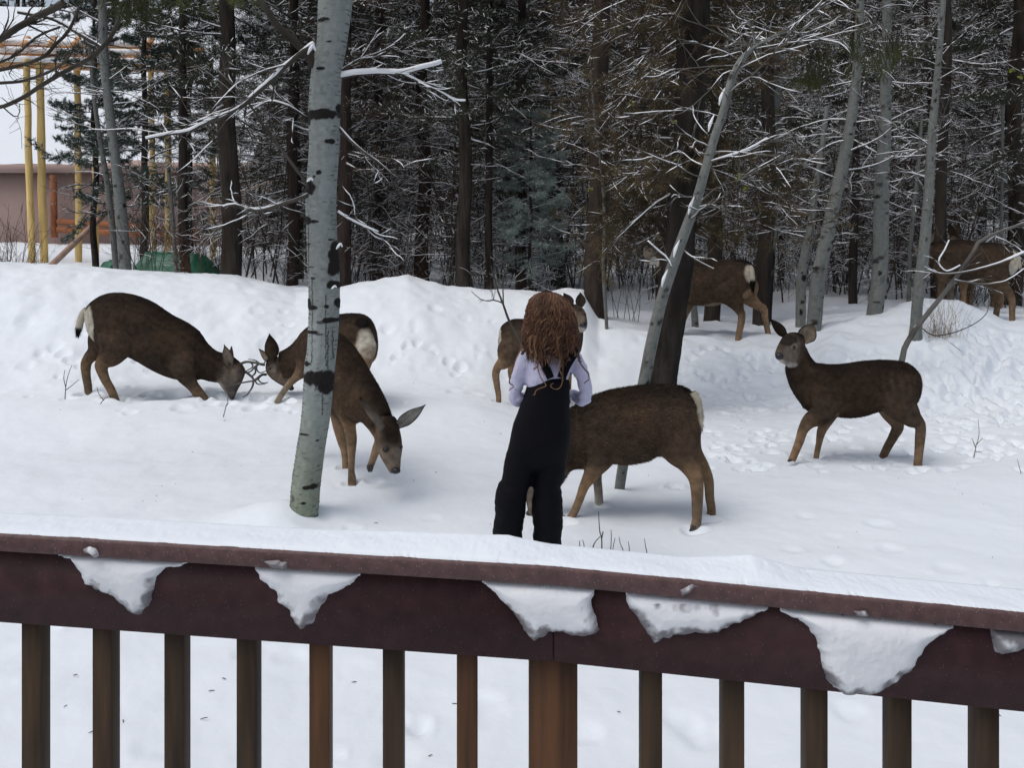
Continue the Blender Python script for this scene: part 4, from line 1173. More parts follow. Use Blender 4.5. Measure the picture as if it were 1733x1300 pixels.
for k in range(80):
    u = rs.uniform(395, 1800); D = 12.6 + 13 * rs.random() ** 1.3
    x = hx(u, D); ms = THK[rs.randrange(3)]
    if (810 < u < 985 or 1015 < u < 1600) and D < 15: D += 4; x = hx(u, D)
    w = [b for a, b in LM if a <= u][-1]
    o = thing('leafless_tree', '%s tangled leafless tree %s' % ('nearer' if D < 15.5 else ('middle' if D < 19 else 'farther'), w), 'tree', (x, D, hz(x, D) - .05), 'tangled leafless trees in the wood')
    o.rotation_euler = (0, 0, rs.uniform(0, 6.28)); s = rs.uniform(.85, 1.25) * (1 + max(0, D - 15) * .02); o.scale = (s, s, s)
    link('stems', ms[0], o, kind='stuff'); link('stem_snow', ms[1], o, kind='stuff')
# the few at the left end
for (u, D, s, lab) in ((15, 13.0, 1.2, 'bare brown shrub at the left edge in front of the mauve wall'), (60, 12.0, .5, 'low dead twigs poking from the snow below the log posts'), (1060, 11.0, .95, 'small bare shrub in the snow gap between the two dark trunks')):
    o = thing('bare_shrub', lab, 'shrub', (hx(u, D), D, hz(hx(u, D), D) - .05)); o.scale = (s, s, s)
    link('stems', SHR[1 if u < 100 else 2][0], o, kind='stuff')

# ---- small stems and litter in the snow of the yard
def stem(name, label, pts_list, r0=.0028, group=None):
    o = thing(name, label, 'twig', (0, 0, 0), group)
    for pts_ in pts_list:
        mb = MB(); tube(mb, [U(*p) for p in pts_], list(np.linspace(r0, r0 * .5, len(pts_))), 5); mb.build('stem', M['twig'], o)
    c = U(*pts_list[0][0]); reorigin(o, c)
def gD(u, v): return ground_at(u, v).y
G = 'dead stems poking through the snow behind the railing'
Dx = 4.0
def SD(pts_): return [(a, b, Dx) for a, b in pts_]
stem('dead_stem', 'tallest dark forked stem in the snow right of the girl\'s feet', [SD([(1019, 1000), (1018.5, 937), (1018, 912), (1015, 900), (1013.5, 880), (1013, 866)]), SD([(1018, 912), (1020, 903), (1020.5, 900)]), SD([(1003, 990), (1003, 935), (1006, 920), (1016, 908)])], .0036, G)
for (lab, pts_) in (('short upright stem nearest to the girl\'s right leg', [(981, 990), (981, 932), (981, 915)]), ('thin stem tilting left, second from the girl\'s leg', [(989, 990), (989, 932), (986, 914)]),
                    ('slender straight stem just right of the tallest forked stem', [(1033, 990), (1033.5, 937), (1034.5, 910), (1034, 897)]), ('slender stem crossing behind the slender straight one', [(1035, 990), (1036.5, 936), (1041, 911)]),
                    ('stem leaning left, fourth from the right end of the row', [(1060, 990), (1056, 939), (1050, 921), (1047.5, 909)]), ('thick broken stem stub near the right end of the row', [(1064, 990), (1065, 940), (1064.5, 925), (1063, 917)]),
                    ('last stem on the right of the row, with a forked foot', [(1096, 990), (1095, 941), (1092.5, 925), (1090.5, 912)])):
    stem('dead_stem', lab, [SD(pts_)], .0028, G)
G2 = 'small weeds in the snow of the yard'
stem('weed', 'dry forked weed at the left edge of the yard, left of the sparring buck', [[(110, 676, 7.6), (112, 650, 7.6), (117, 630, 7.6), (122, 618, 7.6)], [(112, 660, 7.6), (125, 650, 7.6), (134, 642, 7.6)], [(111, 655, 7.6), (108, 640, 7.6), (110, 626, 7.6)]], .004, G2)
stem('weed', 'small dark weed just under the sparring buck\'s nose', [[(378, 706, 7.4), (382, 690, 7.4), (385, 680, 7.4), (386, 660, 7.4)], [(382, 688, 7.4), (388, 681, 7.4)]], .004, G2)
stem('weed', 'tiny crooked weed by the hind foot of the sparring buck', [[(170, 684, 7.7), (176, 676, 7.7), (186, 670, 7.7)], [(176, 678, 7.7), (168, 668, 7.7), (164, 655, 7.7)]], .004, G2)
stem('weed', 'thin dry weed in the snow to the right of the standing fawn', [[(1648, 775, 6.3), (1652, 755, 6.3), (1657, 735, 6.3), (1655, 710, 6.3)], [(1653, 752, 6.3), (1663, 742, 6.3)], [(1651, 757, 6.3), (1645, 742, 6.3)], [(1650, 764, 6.3), (1662, 766, 6.3)]], .003, G2)
stem('weed', 'bare stalk at the right edge, below the thin dry weed', [[(1733, 815, 6.0), (1727, 798, 6.0), (1722, 778, 6.0)]], .003, G2)
# dead grass by the leaning bough
mb = MB(); r = random.Random(9)
c0 = ground_at(1592, 572)
a = []; b = []
for k in range(90):
    p = np.array([c0.x + r.gauss(0, .10), c0.y + r.gauss(0, .06), c0.z - .02]); q = p + np.array([r.gauss(0, .10), r.gauss(0, .05), r.uniform(.15, .42)])
    m_ = (p + q) / 2 + np.array([0, 0, .04]); a += [p, m_]; b += [m_, q]
prisms(mb, a, b, np.full(len(a), .0016), np.full(len(a), .001))
mb.build('dead_grass', M['grass'], label='tuft of straw coloured dead grass under the leaning bough', cat='grass')
# bark flakes and twig bits
mb = MB(); r = random.Random(10)
for k in range(95):
    u = r.uniform(0, 1733); v = r.choice([r.uniform(700, 1290), r.uniform(590, 900)])
    if k < 14: u, v = [(640, 888), (124, 1146), (208, 1221), (339, 1219), (376, 1150), (150, 1246), (353, 1172), (604, 1158), (765, 1194), (382, 712), (630, 790), (1260, 716), (700, 815), (1200, 740)][k]
    p = ground_at(u, v); L = r.uniform(.004, .016) if k >= 14 else r.uniform(.018, .03); az = r.uniform(0, 6.28)
    d = Vector((math.cos(az), math.sin(az), r.uniform(-.1, .3))) * L
    tube(mb, [p + Vector((0, 0, .003)), p + d * .5 + Vector((0, 0, .004)), p + d + Vector((0, 0, .003))], [.001, .0018, .0008], 4)
mb.build('bark_litter', M['twig'], kind='stuff', label='scattered bark flakes and twig bits on the snow', cat='litter')
# ------------------------------------------------------------------ deer
BACK = np.array([.021, .0155, .012]); SIDE = np.array([.052, .036, .025]); BELLY = np.array([.058, .042, .031]); TAN = np.array([.20, .134, .084]); CREAM = np.array([.46, .42, .34])
PALE = np.array([.21, .17, .13]); FACE = np.array([.070, .053, .041]); DARK = np.array([.009, .008, .0075]); THROAT = np.array([.33, .31, .28]); GREYF = np.array([.135, .110, .088])

class Body:
    def __init__(s): s.mb = MB(); s.src = []; s.scol = []; s.sflow = []; s.sfl = []
    def loft(s, secs, cols, step=.014, sides=28, fl=1.0, power=2.15, flow_sign=1):
        """secs: rows of (top xyz, bottom xyz, half width); cols: per row (top, side, bottom) colours or one triple"""
        A = np.array([[*a, *b, h] for a, b, h in secs], float)
        n0 = len(A); L = np.linalg.norm(np.diff((A[:, :3] + A[:, 3:6]) / 2, axis=0), axis=1).sum()
        n = max(int(L / step), n0 * 2); t = np.linspace(0, n0 - 1, n)
        Q = cr(A, t); top, bot, h = Q[:, :3], Q[:, 3:6], np.maximum(Q[:, 6], .004)
        c = (top + bot) / 2; up = (top - bot) / 2
        T = np.gradient(c, axis=0); T /= np.linalg.norm(T, axis=1)[:, None] + 1e-9
        lat = np.cross(T, up); lat /= np.linalg.norm(lat, axis=1)[:, None] + 1e-9
        th = np.linspace(0, 2 * np.pi, sides, endpoint=False)
        ct, st = np.cos(th), np.sin(th)
        k = (np.abs(ct) ** power + np.abs(st) ** power) ** (-1 / power)
        V = c[:, None] + up[:, None] * (ct * k)[None, :, None] + lat[:, None] * h[:, None, None] * (st * k)[None, :, None]
        if len(cols) == 3 and not isinstance(cols[0], (tuple, list)): cols = [tuple(cols)] * n0
        CC = np.array([[*a, *b, *d] for a, b, d in cols], float)
        CQ = np.stack([np.interp(t, np.arange(n0), CC[:, i]) for i in range(9)], 1)
        w = (ct + 1) / 2
        wt = smooth((w - .70) / .28)[None, :, None]; wb = smooth((.22 - w) / .2)[None, :, None]
        col = CQ[:, None, 3:6] * (1 - wt) * (1 - wb) + CQ[:, None, 0:3] * wt + CQ[:, None, 6:9] * wb
        caps = np.stack([c[0] - T[0] * h[0] * .35, c[-1] + T[-1] * h[-1] * .35])
        Vf = np.concatenate([V.reshape(-1, 3), caps])
        i = np.arange(n - 1)[:, None] * sides; j = np.arange(sides)[None, :]; j2 = (j + 1) % sides
        Qd = np.stack([i + j, i + j2, i + sides + j2, i + sides + j], -1).reshape(-1, 4)
        a = n * sides
        Tr = [[a, (k_ + 1) % sides, k_] for k_ in range(sides)] + [[a + 1, (n - 1) * sides + k_, (n - 1) * sides + (k_ + 1) % sides] for k_ in range(sides)]
        s.mb.add(Vf, Qd, Tr)
        s.src.append(Vf); s.scol.append(np.concatenate([col.reshape(-1, 3), col[0, :1], col[-1, :1]]))
        fl_ = np.repeat(T[:, None] * -flow_sign, sides, 1).reshape(-1, 3)
        s.sflow.append(np.concatenate([fl_, fl_[:1], fl_[-1:]])); s.sfl.append(np.full(len(Vf), fl))
        return c, T, lat
    def tube(s, pts, rad, cols, fl=.6, squash=.85, step=.012):
        """leg: centre points with radii; flow runs along the leg"""
        P = np.array([tuple(p) for p in pts]); R = np.array(rad)
        n0 = len(P); L = np.linalg.norm(np.diff(P, axis=0), axis=1).sum(); n = max(int(L / step), n0 * 3); t = np.linspace(0, n0 - 1, n)
        Q = cr(np.concatenate([P, R[:, None]], 1), t); c, r = Q[:, :3], np.maximum(Q[:, 3], .006)
        T = np.gradient(c, axis=0); T /= np.linalg.norm(T, axis=1)[:, None] + 1e-9
        A = np.cross(T, [0, 1.0, 0]); A /= np.linalg.norm(A, axis=1)[:, None] + 1e-9
        B = np.cross(T, A)
        sides = 18; th = np.linspace(0, 2 * np.pi, sides, endpoint=False)
        sq = (np.clip(squash - (r - .045) * 3.2, .55, squash) if squash < 1 else squash + 0 * r)[:, None, None]
        V = c[:, None] + r[:, None, None] * (A[:, None] * np.cos(th)[None, :, None] + B[:, None] * sq * np.sin(th)[None, :, None])
        CC = np.array(cols, float); CQ = np.stack([np.interp(t, np.linspace(0, n0 - 1, len(CC)), CC[:, i]) for i in range(3)], 1)
        col = np.repeat(CQ[:, None], sides, 1).reshape(-1, 3)
        Vf = np.concatenate([V.reshape(-1, 3), c[:1], c[-1:]])
        i = np.arange(n - 1)[:, None] * sides; j = np.arange(sides)[None, :]; j2 = (j + 1) % sides; a = n * sides
        s.mb.add(Vf, np.stack([i + j, i + j2, i + sides + j2, i + sides + j], -1).reshape(-1, 4),
                 [[a, (k + 1) % sides, k] for k in range(sides)] + [[a + 1, (n - 1) * sides + k, (n - 1) * sides + (k + 1) % sides] for k in range(sides)])
        s.src.append(Vf); s.scol.append(np.concatenate([col, col[:1], col[-1:]]))
        f = np.repeat(T[:, None], sides, 1).reshape(-1, 3); s.sflow.append(np.concatenate([f, f[:1], f[-1:]])); s.sfl.append(np.full(len(Vf), fl))
    def finish(s, name, parent, m, voxel=.008, patches=(), fur=0, fur_len=.02, sm_it=5, seed=1, wrinkle=None, furname='coat', fw=.0016):
        o = s.mb.build('tmp', m)
        md = o.modifiers.new('r', 'REMESH'); md.mode = 'VOXEL'; md.voxel_size = voxel; md.use_smooth_shade = True
        m2 = o.modifiers.new('s', 'SMOOTH'); m2.factor = .5; m2.iterations = sm_it
        bpy.context.view_layer.update()
        me = bpy.data.meshes.new_from_object(o.evaluated_get(bpy.context.evaluated_depsgraph_get()))
        bpy.data.objects.remove(o)
        nv = len(me.vertices); co = np.empty(nv * 3); me.vertices.foreach_get('co', co); co = co.reshape(-1, 3)
        SV = np.concatenate(s.src); SC_ = np.concatenate(s.scol); SF = np.concatenate(s.sflow); SL = np.concatenate(s.sfl)
        kd = kdtree.KDTree(len(SV))
        for i, v in enumerate(SV): kd.insert(v, i)
        kd.balance()
        col = np.zeros((nv, 3)); flow = np.zeros((nv, 3)); fl = np.zeros(nv)
        for i in range(nv):
            res = kd.find_n(co[i], 5)
            idx = [r_[1] for r_ in res]; w = np.array([1 / (r_[2] + .004) ** 2 for r_ in res]); w /= w.sum()
            col[i] = w @ SC_[idx]; flow[i] = w @ SF[idx]; fl[i] = w @ SL[idx]
        for (c, rad, pc, st) in patches:
            c = np.array(c)
            rad = np.array(rad, float)
            d = np.sqrt((((co - c) / rad) ** 2).sum(1)); d = d + .10 * fbm(co[:, 0] * 30, co[:, 2] * 30 + co[:, 1] * 20, 3, 2)
            k = (np.clip((1.1 - d) * 4, 0, 1) * st)[:, None]
            col = col * (1 - k) + np.array(pc) * k
        if fur:
            n1 = fbm(co[:, 0] * 5 + 3, co[:, 2] * 6 + co[:, 1] * 4, 3, seed + 4); n2 = fbm(co[:, 0] * 16, co[:, 2] * 22 + co[:, 1] * 12, 4, seed)
            col = col * (1 + .34 * n1 + .22 * n2)[:, None] * (1 + np.outer(n1, [.10, 0, -.12]))
        if wrinkle is not None:
            nn = np.empty(nv * 3); me.vertices.foreach_get('normal', nn); nn = nn.reshape(-1, 3)
            co = co + nn * wrinkle(co)[:, None]; me.vertices.foreach_set('co', co.ravel())
        a = me.color_attributes.new('Col', 'FLOAT_COLOR', 'POINT')
        a.data.foreach_set('color', np.concatenate([np.clip(col, 0.003, 1), np.ones((nv, 1))], 1).ravel())
        me.materials.clear(); me.materials.append(m)
        me.polygons.foreach_set('use_smooth', np.ones(len(me.polygons), bool)); me.update()
        body = link(name, me, parent)
        if fur:
            me.calc_loop_triangles()
            nt = len(me.loop_triangles); tri = np.empty(nt * 3, np.int32); me.loop_triangles.foreach_get('vertices', tri); tri = tri.reshape(-1, 3)
            nn = np.empty(nv * 3); me.vertices.foreach_get('normal', nn); nn = nn.reshape(-1, 3)
            g = np.random.default_rng(seed)
            ar = np.linalg.norm(np.cross(co[tri[:, 1]] - co[tri[:, 0]], co[tri[:, 2]] - co[tri[:, 0]]), axis=1)
            pick = g.choice(nt, fur, p=ar / ar.sum()); b = g.dirichlet([1, 1, 1], fur)
            T3 = tri[pick]
            mixv = lambda X: (X[T3] * b[:, :, None]).sum(1)
            P = mixv(co); N = mixv(nn); Fw = mixv(flow); Cc = mixv(col); Lf = (fl[T3] * b).sum(1)
            N /= np.linalg.norm(N, axis=1)[:, None] + 1e-9
            Fw = Fw - N * (Fw * N).sum(1)[:, None]; Fw /= np.linalg.norm(Fw, axis=1)[:, None] + 1e-6
            d = Fw + N * g.uniform(.18, .55, (fur, 1)) + g.normal(0, .18, (fur, 3)); d /= np.linalg.norm(d, axis=1)[:, None]
            sd_ = np.cross(d, N + g.normal(0, .4, (fur, 3))); sd_ /= np.linalg.norm(sd_, axis=1)[:, None] + 1e-9
            l = (fur_len * Lf * g.uniform(.5, 1.25, fur))[:, None]
            P = P - N * .003
            V = np.stack([P - sd_ * fw, P + sd_ * fw, P + d * l], 1).reshape(-1, 3)
            Cc = Cc * np.exp(g.normal(0, .38, (fur, 1)))
            mb = MB(); mb.add(V, None, np.arange(len(V)).reshape(-1, 3), np.repeat(Cc, 3, 0))
            mb.build(furname, M['furblade'], parent, smooth_=False, kind='stuff')
        return body

def u3(p, D):
    return U(p[0], p[1], p[2] if len(p) > 2 else D)

def ear(parent, base, tip, width, face, back=SIDE, inner=PALE, rim=DARK, cup=.35):
    base = np.array(base); tip = np.array(tip); ax = tip - base; L = np.linalg.norm(ax); a = ax / L
    f = np.array(face, float); f = f - a * (f @ a); f /= np.linalg.norm(f); s = np.cross(a, f)
    nt_, ns = 16, 11; V = []; col = []
    for lay in (0, 1):
        for i in range(nt_):
            t = i / (nt_ - 1)
            w = width * (.38 + .62 * math.sin(math.pi * min(1, t * .95 + .12)) ** .8) * (1 - t ** 5) ** .9 * (.55 + .45 * min(1, t * 3.5))
            for j in range(ns):
                q = j / (ns - 1) * 2 - 1
                p = base + ax * t + s * q * w / 2 * (1 - .12 * (1 - abs(q))) - f * (1 - q * q) * width * cup * (1 - t * .6) - f * (.0035 * lay * (1 - q ** 4))
                p = p + f * (t - .5) ** 2 * .02
                V.append(p)
                e = max(abs(q) ** 4, t ** 6)
                if lay == 0:
                    c = np.array(inner) * (1 - .5 * (1 - abs(q)) * (1 - t)) * (1 + .15 * math.sin(j * 2.3 + i)); c = c * (1 - e) + np.array(rim) * e
                else: c = np.array(back) * (1 - .75 * t ** 3) * (1 - e * .6) + np.array(rim) * e * .6
                col.append(c)
    n = nt_ * ns; Q = []
    for i in range(nt_ - 1):
        for j in range(ns - 1):
            k = i * ns + j
            Q.append((k, k + 1, k + ns + 1, k + ns)); Q.append((n + k, n + k + ns, n + k + ns + 1, n + k + 1))
        for j in (0, ns - 1):
            k = i * ns + j; Q.append((k, k + ns, n + k + ns, n + k) if j == 0 else (k, n + k, n + k + ns, k + ns))
    mb = MB(); mb.add(V, Q, None, col)
    return mb.build('ear', M['fur'], parent)

def blob(name, parent, c, r, m, squash=(1, 1, 1), col=None):
    mb = MB(); ns, nt_ = 14, 9; V = []
    for i in range(nt_ + 1):
        ph = math.pi * i / nt_
        for j in range(ns):
            a = 2 * math.pi * j / ns
            V.append((c[0] + r * squash[0] * math.sin(ph) * math.cos(a), c[1] + r * squash[1] * math.sin(ph) * math.sin(a), c[2] + r * squash[2] * math.cos(ph)))
    Q = [(i * ns + j, (i + 1) * ns + j, (i + 1) * ns + (j + 1) % ns, i * ns + (j + 1) % ns) for i in range(nt_) for j in range(ns)]
    mb.add(V, Q, None, col)
    return mb.build(name, m, parent)

def hoof(parent, p, d, s=1.0):
    p = np.array(p); mb = MB()
    for k in (-1, 1):
        o_ = np.array([0, k * .010 * s, 0])
        tube(mb, [p + o_ + np.array([0, 0, .030 * s]), p + o_ + np.array([d * .008 * s, 0, .012 * s]), p + o_ + np.array([d * .034 * s, 0, -.006 * s])], [.016 * s, .016 * s, .005 * s], 8)
    mb.build('hoof', M['hoof'], parent)

def tail(parent, pts, rad, split=.62, D=5, fur=700):
    P = [U(a, b, D if len(r_) == 0 else r_[0]) for a, b, *r_ in pts]
    Q = cr(np.array([tuple(p) for p in P]), np.linspace(0, len(P) - 1, 20)); R = np.interp(np.linspace(0, 1, 20), np.linspace(0, 1, len(rad)), rad)
    mb = MB(); t = np.linspace(0, 1, 20)
    cols = CREAM * (1 - np.clip((t[:, None] - split) * 14, 0, 1)) + DARK * np.clip((t[:, None] - split) * 14, 0, 1)
    sides = 10; th = np.linspace(0, 2 * np.pi, sides, endpoint=False)
    T = np.gradient(Q, axis=0); T /= np.linalg.norm(T, axis=1)[:, None]; A = np.cross(T, [0, 1, 0]); A /= np.linalg.norm(A, axis=1)[:, None]; B = np.cross(T, A)
    V = Q[:, None] + R[:, None, None] * (A[:, None] * np.cos(th)[None, :, None] + B[:, None] * np.sin(th)[None, :, None])
    i = np.arange(19)[:, None] * sides; j = np.arange(sides)[None, :]; j2 = (j + 1) % sides
    mb.add(V.reshape(-1, 3), np.stack([i + j, i + j2, i + sides + j2, i + sides + j], -1).reshape(-1, 4), None, np.repeat(cols, sides, 0))
    g = np.random.default_rng(3); k = g.integers(0, 20, fur); th_ = g.uniform(0, 6.28, fur)
    p = Q[k] + R[k][:, None] * .9 * (A[k] * np.cos(th_)[:, None] + B[k] * np.sin(th_)[:, None]); d = T[k] + (p - Q[k]) / (R[k][:, None] + .002) * .3 + g.normal(0, .15, (fur, 3))
    s_ = np.cross(d, g.normal(0, 1, (fur, 3))); s_ /= np.linalg.norm(s_, axis=1)[:, None]
    V = np.stack([p - s_ * .0016, p + s_ * .0016, p + d * g.uniform(.012, .035, (fur, 1))], 1).reshape(-1, 3)
    mb.add(V, None, np.arange(len(V)).reshape(-1, 3), np.repeat(cols[k], 3, 0))
    mb.build('tail', M['furblade'], parent)

def deer(name, label, D, torso, necks, heads, legs, patches, tcols=None, fur=30000, voxel=.0085, seed=1, fur_len=.02, hcols=None, group='mule deer in the snowy yard', ncols=None, hvox=None):
    o = thing(name, label, 'deer', (0, 0, 0), group)
    B = Body()
    S = lambda rows: [(tuple(u3(a, D)), tuple(u3(b, D)), h) for a, b, h in rows]
    B.loft(S(torso), tcols or [(BACK, SIDE, BELLY)] * len(torso), power=2.3)
    for nk in necks: B.loft(S(nk), ncols or [(BACK, SIDE * .95, BELLY)] * len(nk), flow_sign=1)
    for hd in heads:
        n = len(hd)
        cc = hcols or [(BACK, FACE, GREYF), (DARK, FACE, GREYF)] + [(FACE, GREYF, THROAT)] * (n - 3) + [(GREYF, GREYF, THROAT)]
        B.loft(S(hd), cc[:n], step=.008, fl=.35)
    for lg in legs:
        q0 = lg['p'][0]
        sec = min(torso, key=lambda r_: abs((r_[0][0] + r_[1][0]) / 2 - q0[0]))
        D0 = ((sec[0][2] + sec[1][2]) / 2) if len(sec[0]) > 2 else D
        pts = [U(q[0], q[1], q[3] if len(q) > 3 else D) for q in lg['p']]
        rad = [q[2] * (.9 if q[2] < 13 else 1) / F * (q[3] if len(q) > 3 else D) for q in lg['p']]
        if lg['p'][0][2] > 14:
            d0 = pts[0] - pts[1]; p0 = pts[0] + d0 * .55
            k = D0 / p0.y; p0 = Vector((p0.x * k, D0, CH + (p0.z - CH) * k))
            pts = [p0] + pts; rad = [rad[0] * .62] + rad
            if 'c' in lg: lg['c'] = [lg['c'][0]] + list(lg['c'])
        B.tube(pts, rad, lg.get('c', [SIDE, SIDE, TAN * .8, TAN, TAN, TAN * 1.05]), fl=.28, squash=lg.get('sq', .85))
        if 'hoof' in lg: hoof(o, pts[-1], lg['hoof'], lg.get('hs', 1))
    B.finish('body', o, M['fur'], voxel, patches, fur, fur_len, 5, seed)
    return o

def P3(u, v, D): return tuple(U(u, v, D))
LIGHTLEG = [TAN * .9, TAN, TAN * 1.1, PALE * .95, PALE * .95]

# --- sparring buck, left
D = 8.1
A_ = deer('buck', 'buck sparring at left, head lowered facing right with its antlers locked', D,
  [((145, 522), (151, 566), .05), ((157, 509), (168, 584), .12), ((177, 498), (192, 600), .165), ((200, 495), (217, 604), .175), ((227, 499), (238, 614), .18), ((257, 511), (264, 629), .185),
   ((287, 531), (291, 640), .175), ((316, 546), (315, 644), .155), ((336, 560), (338, 643), .12)],
  [[((320, 549), (322, 640), .13), ((338, 563), (340, 642), .105), ((350, 580), (356, 646), .085), ((365, 593), (370, 648), .07), ((380, 598), (380, 650), .062)]],
  [[((385, 596), (367, 640), .05), ((398, 606), (369, 645), .066), ((410, 617), (371, 649), .068), ((415, 629), (374, 654), .062), ((410, 646), (379, 661), .046), ((402, 661), (385, 668), .034), ((397, 672), (388, 674), .026)]],
  [dict(p=[(172, 575, 24, 8.22), (162, 595, 15, 8.24), (151, 606, 11.5, 8.24), (145.5, 617, 10, 8.24), (146, 636, 8.2, 8.24), (149, 655, 7.6, 8.24), (150, 676, 7, 8.24)], c=[SIDE, SIDE * 1.1, TAN * .55, TAN * .7, TAN * .75, TAN * .8]),
   dict(p=[(200, 575, 34, 7.98), (188, 600, 23, 7.98), (174, 614, 13, 7.96), (171.5, 622, 11.5, 7.96), (178, 642, 8.8, 7.96), (188, 660, 8, 7.96), (197, 682, 7.5, 7.96)], c=[SIDE, SIDE, TAN * .55, TAN * .7, TAN * .8, TAN * .8]),
   dict(p=[(308, 610, 24, 7.99), (314, 634, 17, 7.98), (324, 650, 12, 7.98), (336, 665, 10, 7.98), (348, 680, 9, 7.98)], c=[SIDE, SIDE, TAN * .4, TAN * .55, TAN * .6]),
   dict(p=[(305, 610, 22, 8.22), (314, 634, 15, 8.23), (322, 648, 12, 8.24), (331, 660, 10, 8.24), (340, 676, 9, 8.24)], c=[SIDE, SIDE, TAN * .4, TAN * .5, TAN * .5])],
  [(P3(149, 552, 8.0), (.07, .20, .17), CREAM, .95), (P3(146, 540, 8.1), (.06, .12, .10), CREAM, 1), (P3(400, 607, D), (.055, .1, .05), DARK, .7)],
  tcols=[(BACK * .9, SIDE * .8, BELLY * .7)] * 9, ncols=[(BACK * .9, SIDE * .7, BELLY * .7)] * 5, fur=45000, seed=11, fur_len=.018)
ear(A_, U(390, 624, 8.03), U(379.5, 583, 7.98), .105, (.6, -1, .2), SIDE, PALE * 1.2)
ear(A_, U(391, 612, 8.16), U(392, 586, 8.24), .07, (.8, -.3, .2))
blob('eye', A_, U(405, 628, 8.022), .014, M['black'], (1, .6, .9))
blob('nose', A_, U(392.5, 673, 8.09), .024, M['nose'], (1, 1, .8))
tail(A_, [(145, 522), (140, 532), (136, 545), (133.5, 556), (131.5, 569)], [.02, .03, .03, .03, .012], .68, 8.1)
def antler(o, lines, r0=.014):
    mb = MB()
    for ln, a, b in lines: tube(mb, [U(*p) for p in ln], list(np.linspace(a, b, len(ln))), 9)
    mb.build('antler', M['antler'], o)
antler(A_, [([(407, 616, 8.08), (417, 612.5, 8.05), (432, 614, 8.03), (445, 618, 8.02)], .013, .009), ([(424, 613, 8.04), (428, 619, 8.03), (424, 624, 8.02), (414, 629, 8.0)], .008, .004),
            ([(436, 615, 8.03), (434, 624, 8.02), (440, 631, 8.0), (452, 627, 8.0)], .009, .004), ([(445, 618, 8.02), (449, 612, 8.02), (452, 606, 8.02)], .008, .004)])
antler(A_, [([(411, 627, 8.16), (418, 631, 8.14), (426, 638, 8.12), (431, 643, 8.12), (440, 636, 8.12), (452, 634, 8.14)], .013, .006), ([(426, 638, 8.12), (432, 630, 8.12), (430, 620, 8.14)], .008, .004), ([(431, 643, 8.12), (436, 650, 8.12), (446, 650, 8.14), (454, 647, 8.14)], .008, .003)])
reorigin(A_, (U(240, 668, 8.1).x, 8.1, .12))

# --- second buck, facing away to the left
D = 8.0
B_ = deer('buck', 'second sparring buck, half hidden behind the big aspen, pale rump towards us', D,
  [((620, 545, 7.58), (632, 610, 7.58), .07), ((607, 533, 7.66), (618, 620, 7.66), .16), ((592, 530.5, 7.8), (602, 628, 7.8), .20), ((574, 532, 7.95), (582, 632, 7.95), .205), ((550, 538, 8.08), (555, 636, 8.08), .20), ((528, 550, 8.15), (530, 640, 8.15), .18), ((510, 566, 8.2), (514, 640, 8.2), .14), ((497, 579, 8.2), (502, 640, 8.2), .11)],
  [[((520, 556, 8.18), (514, 640, 8.18), .13), ((503, 573, 8.2), (502, 640, 8.2), .11), ((488, 587, 8.2), (492, 640, 8.2), .088), ((472, 596, 8.2), (482, 643, 8.2), .075)]],
  [[((462, 598, 8.2), (486, 628, 8.22), .06), ((451, 611, 8.2), (483, 632, 8.22), .068), ((450, 628, 8.2), (486, 636, 8.22), .066), ((458, 640, 8.2), (489, 640, 8.22), .055), ((469, 648, 8.2), (492, 645, 8.22), .042), ((481, 655, 8.2), (496, 652, 8.22), .030), ((487, 660, 8.2), (497, 656, 8.22), .024)]],
  [dict(p=[(520, 615, 22, 8.05), (511, 628, 13, 8.02), (500, 640, 8, 8.0), (488, 652, 6.5, 7.98), (478, 666, 6, 7.97), (467, 684, 5.8, 7.96)], c=[SIDE, TAN * .7, TAN, PALE, PALE]),
   dict(p=[(540, 610, 22, 8.2), (541, 636, 12, 8.2), (541, 656, 8, 8.2), (541, 690, 7, 8.2)]),
   dict(p=[(594, 600, 26, 7.7), (596, 630, 15, 7.7), (600, 650, 10, 7.7), (598, 705, 8, 7.7)]),
   dict(p=[(612, 590, 26, 7.55), (614, 620, 15, 7.5), (616, 640, 9, 7.5), (612, 706, 7, 7.5)])],
  [(P3(623, 577, 7.46), (.115, .14, .15), CREAM, 1), (P3(613, 546, 7.56), (.07, .09, .05), DARK, .9), (P3(628, 605, 7.5), (.10, .14, .10), TAN, .6), (P3(461, 624, 8.13), (.035, .05, .045), PALE, .8)],
  fur=40000, seed=12, fur_len=.018)
ear(B_, U(463, 610, 8.13), U(455.5, 564, 8.06), .13, (-.3, 1, 0), SIDE * .9)
ear(B_, U(455, 612, 8.26), U(438, 590, 8.45), .07, (-.3, -1, 0))
blob('eye', B_, U(456, 624, 8.115), .015, M['black'])
blob('nose', B_, U(493, 657.5, 8.2), .026, M['nose'], (1, 1, .8))
antler(B_, [([(450, 634, 8.15), (443, 634.5, 8.1), (436, 641, 8.05), (429, 644.5, 8.03), (410, 648, 7.98), (396, 652, 7.95), (388, 653, 7.94)], .013, .004), ([(429, 644.5, 8.03), (427, 655, 8.02), (419, 667, 8.0), (410, 673, 7.98)], .011, .004), ([(436, 641, 8.05), (441, 647, 8.04), (447, 648.5, 8.04), (454, 647, 8.04)], .008, .003)])
antler(B_, [([(448, 618, 8.22), (440, 616, 8.2), (431, 621, 8.18), (425, 628, 8.18), (414, 632, 8.16)], .012, .005), ([(440, 616, 8.2), (432, 610, 8.2), (420, 608, 8.2)], .008, .003), ([(431, 621, 8.18), (433, 630, 8.16), (428, 637, 8.14)], .008, .003)])
reorigin(B_, (U(560, 690, 7.9).x, 7.9, .1))

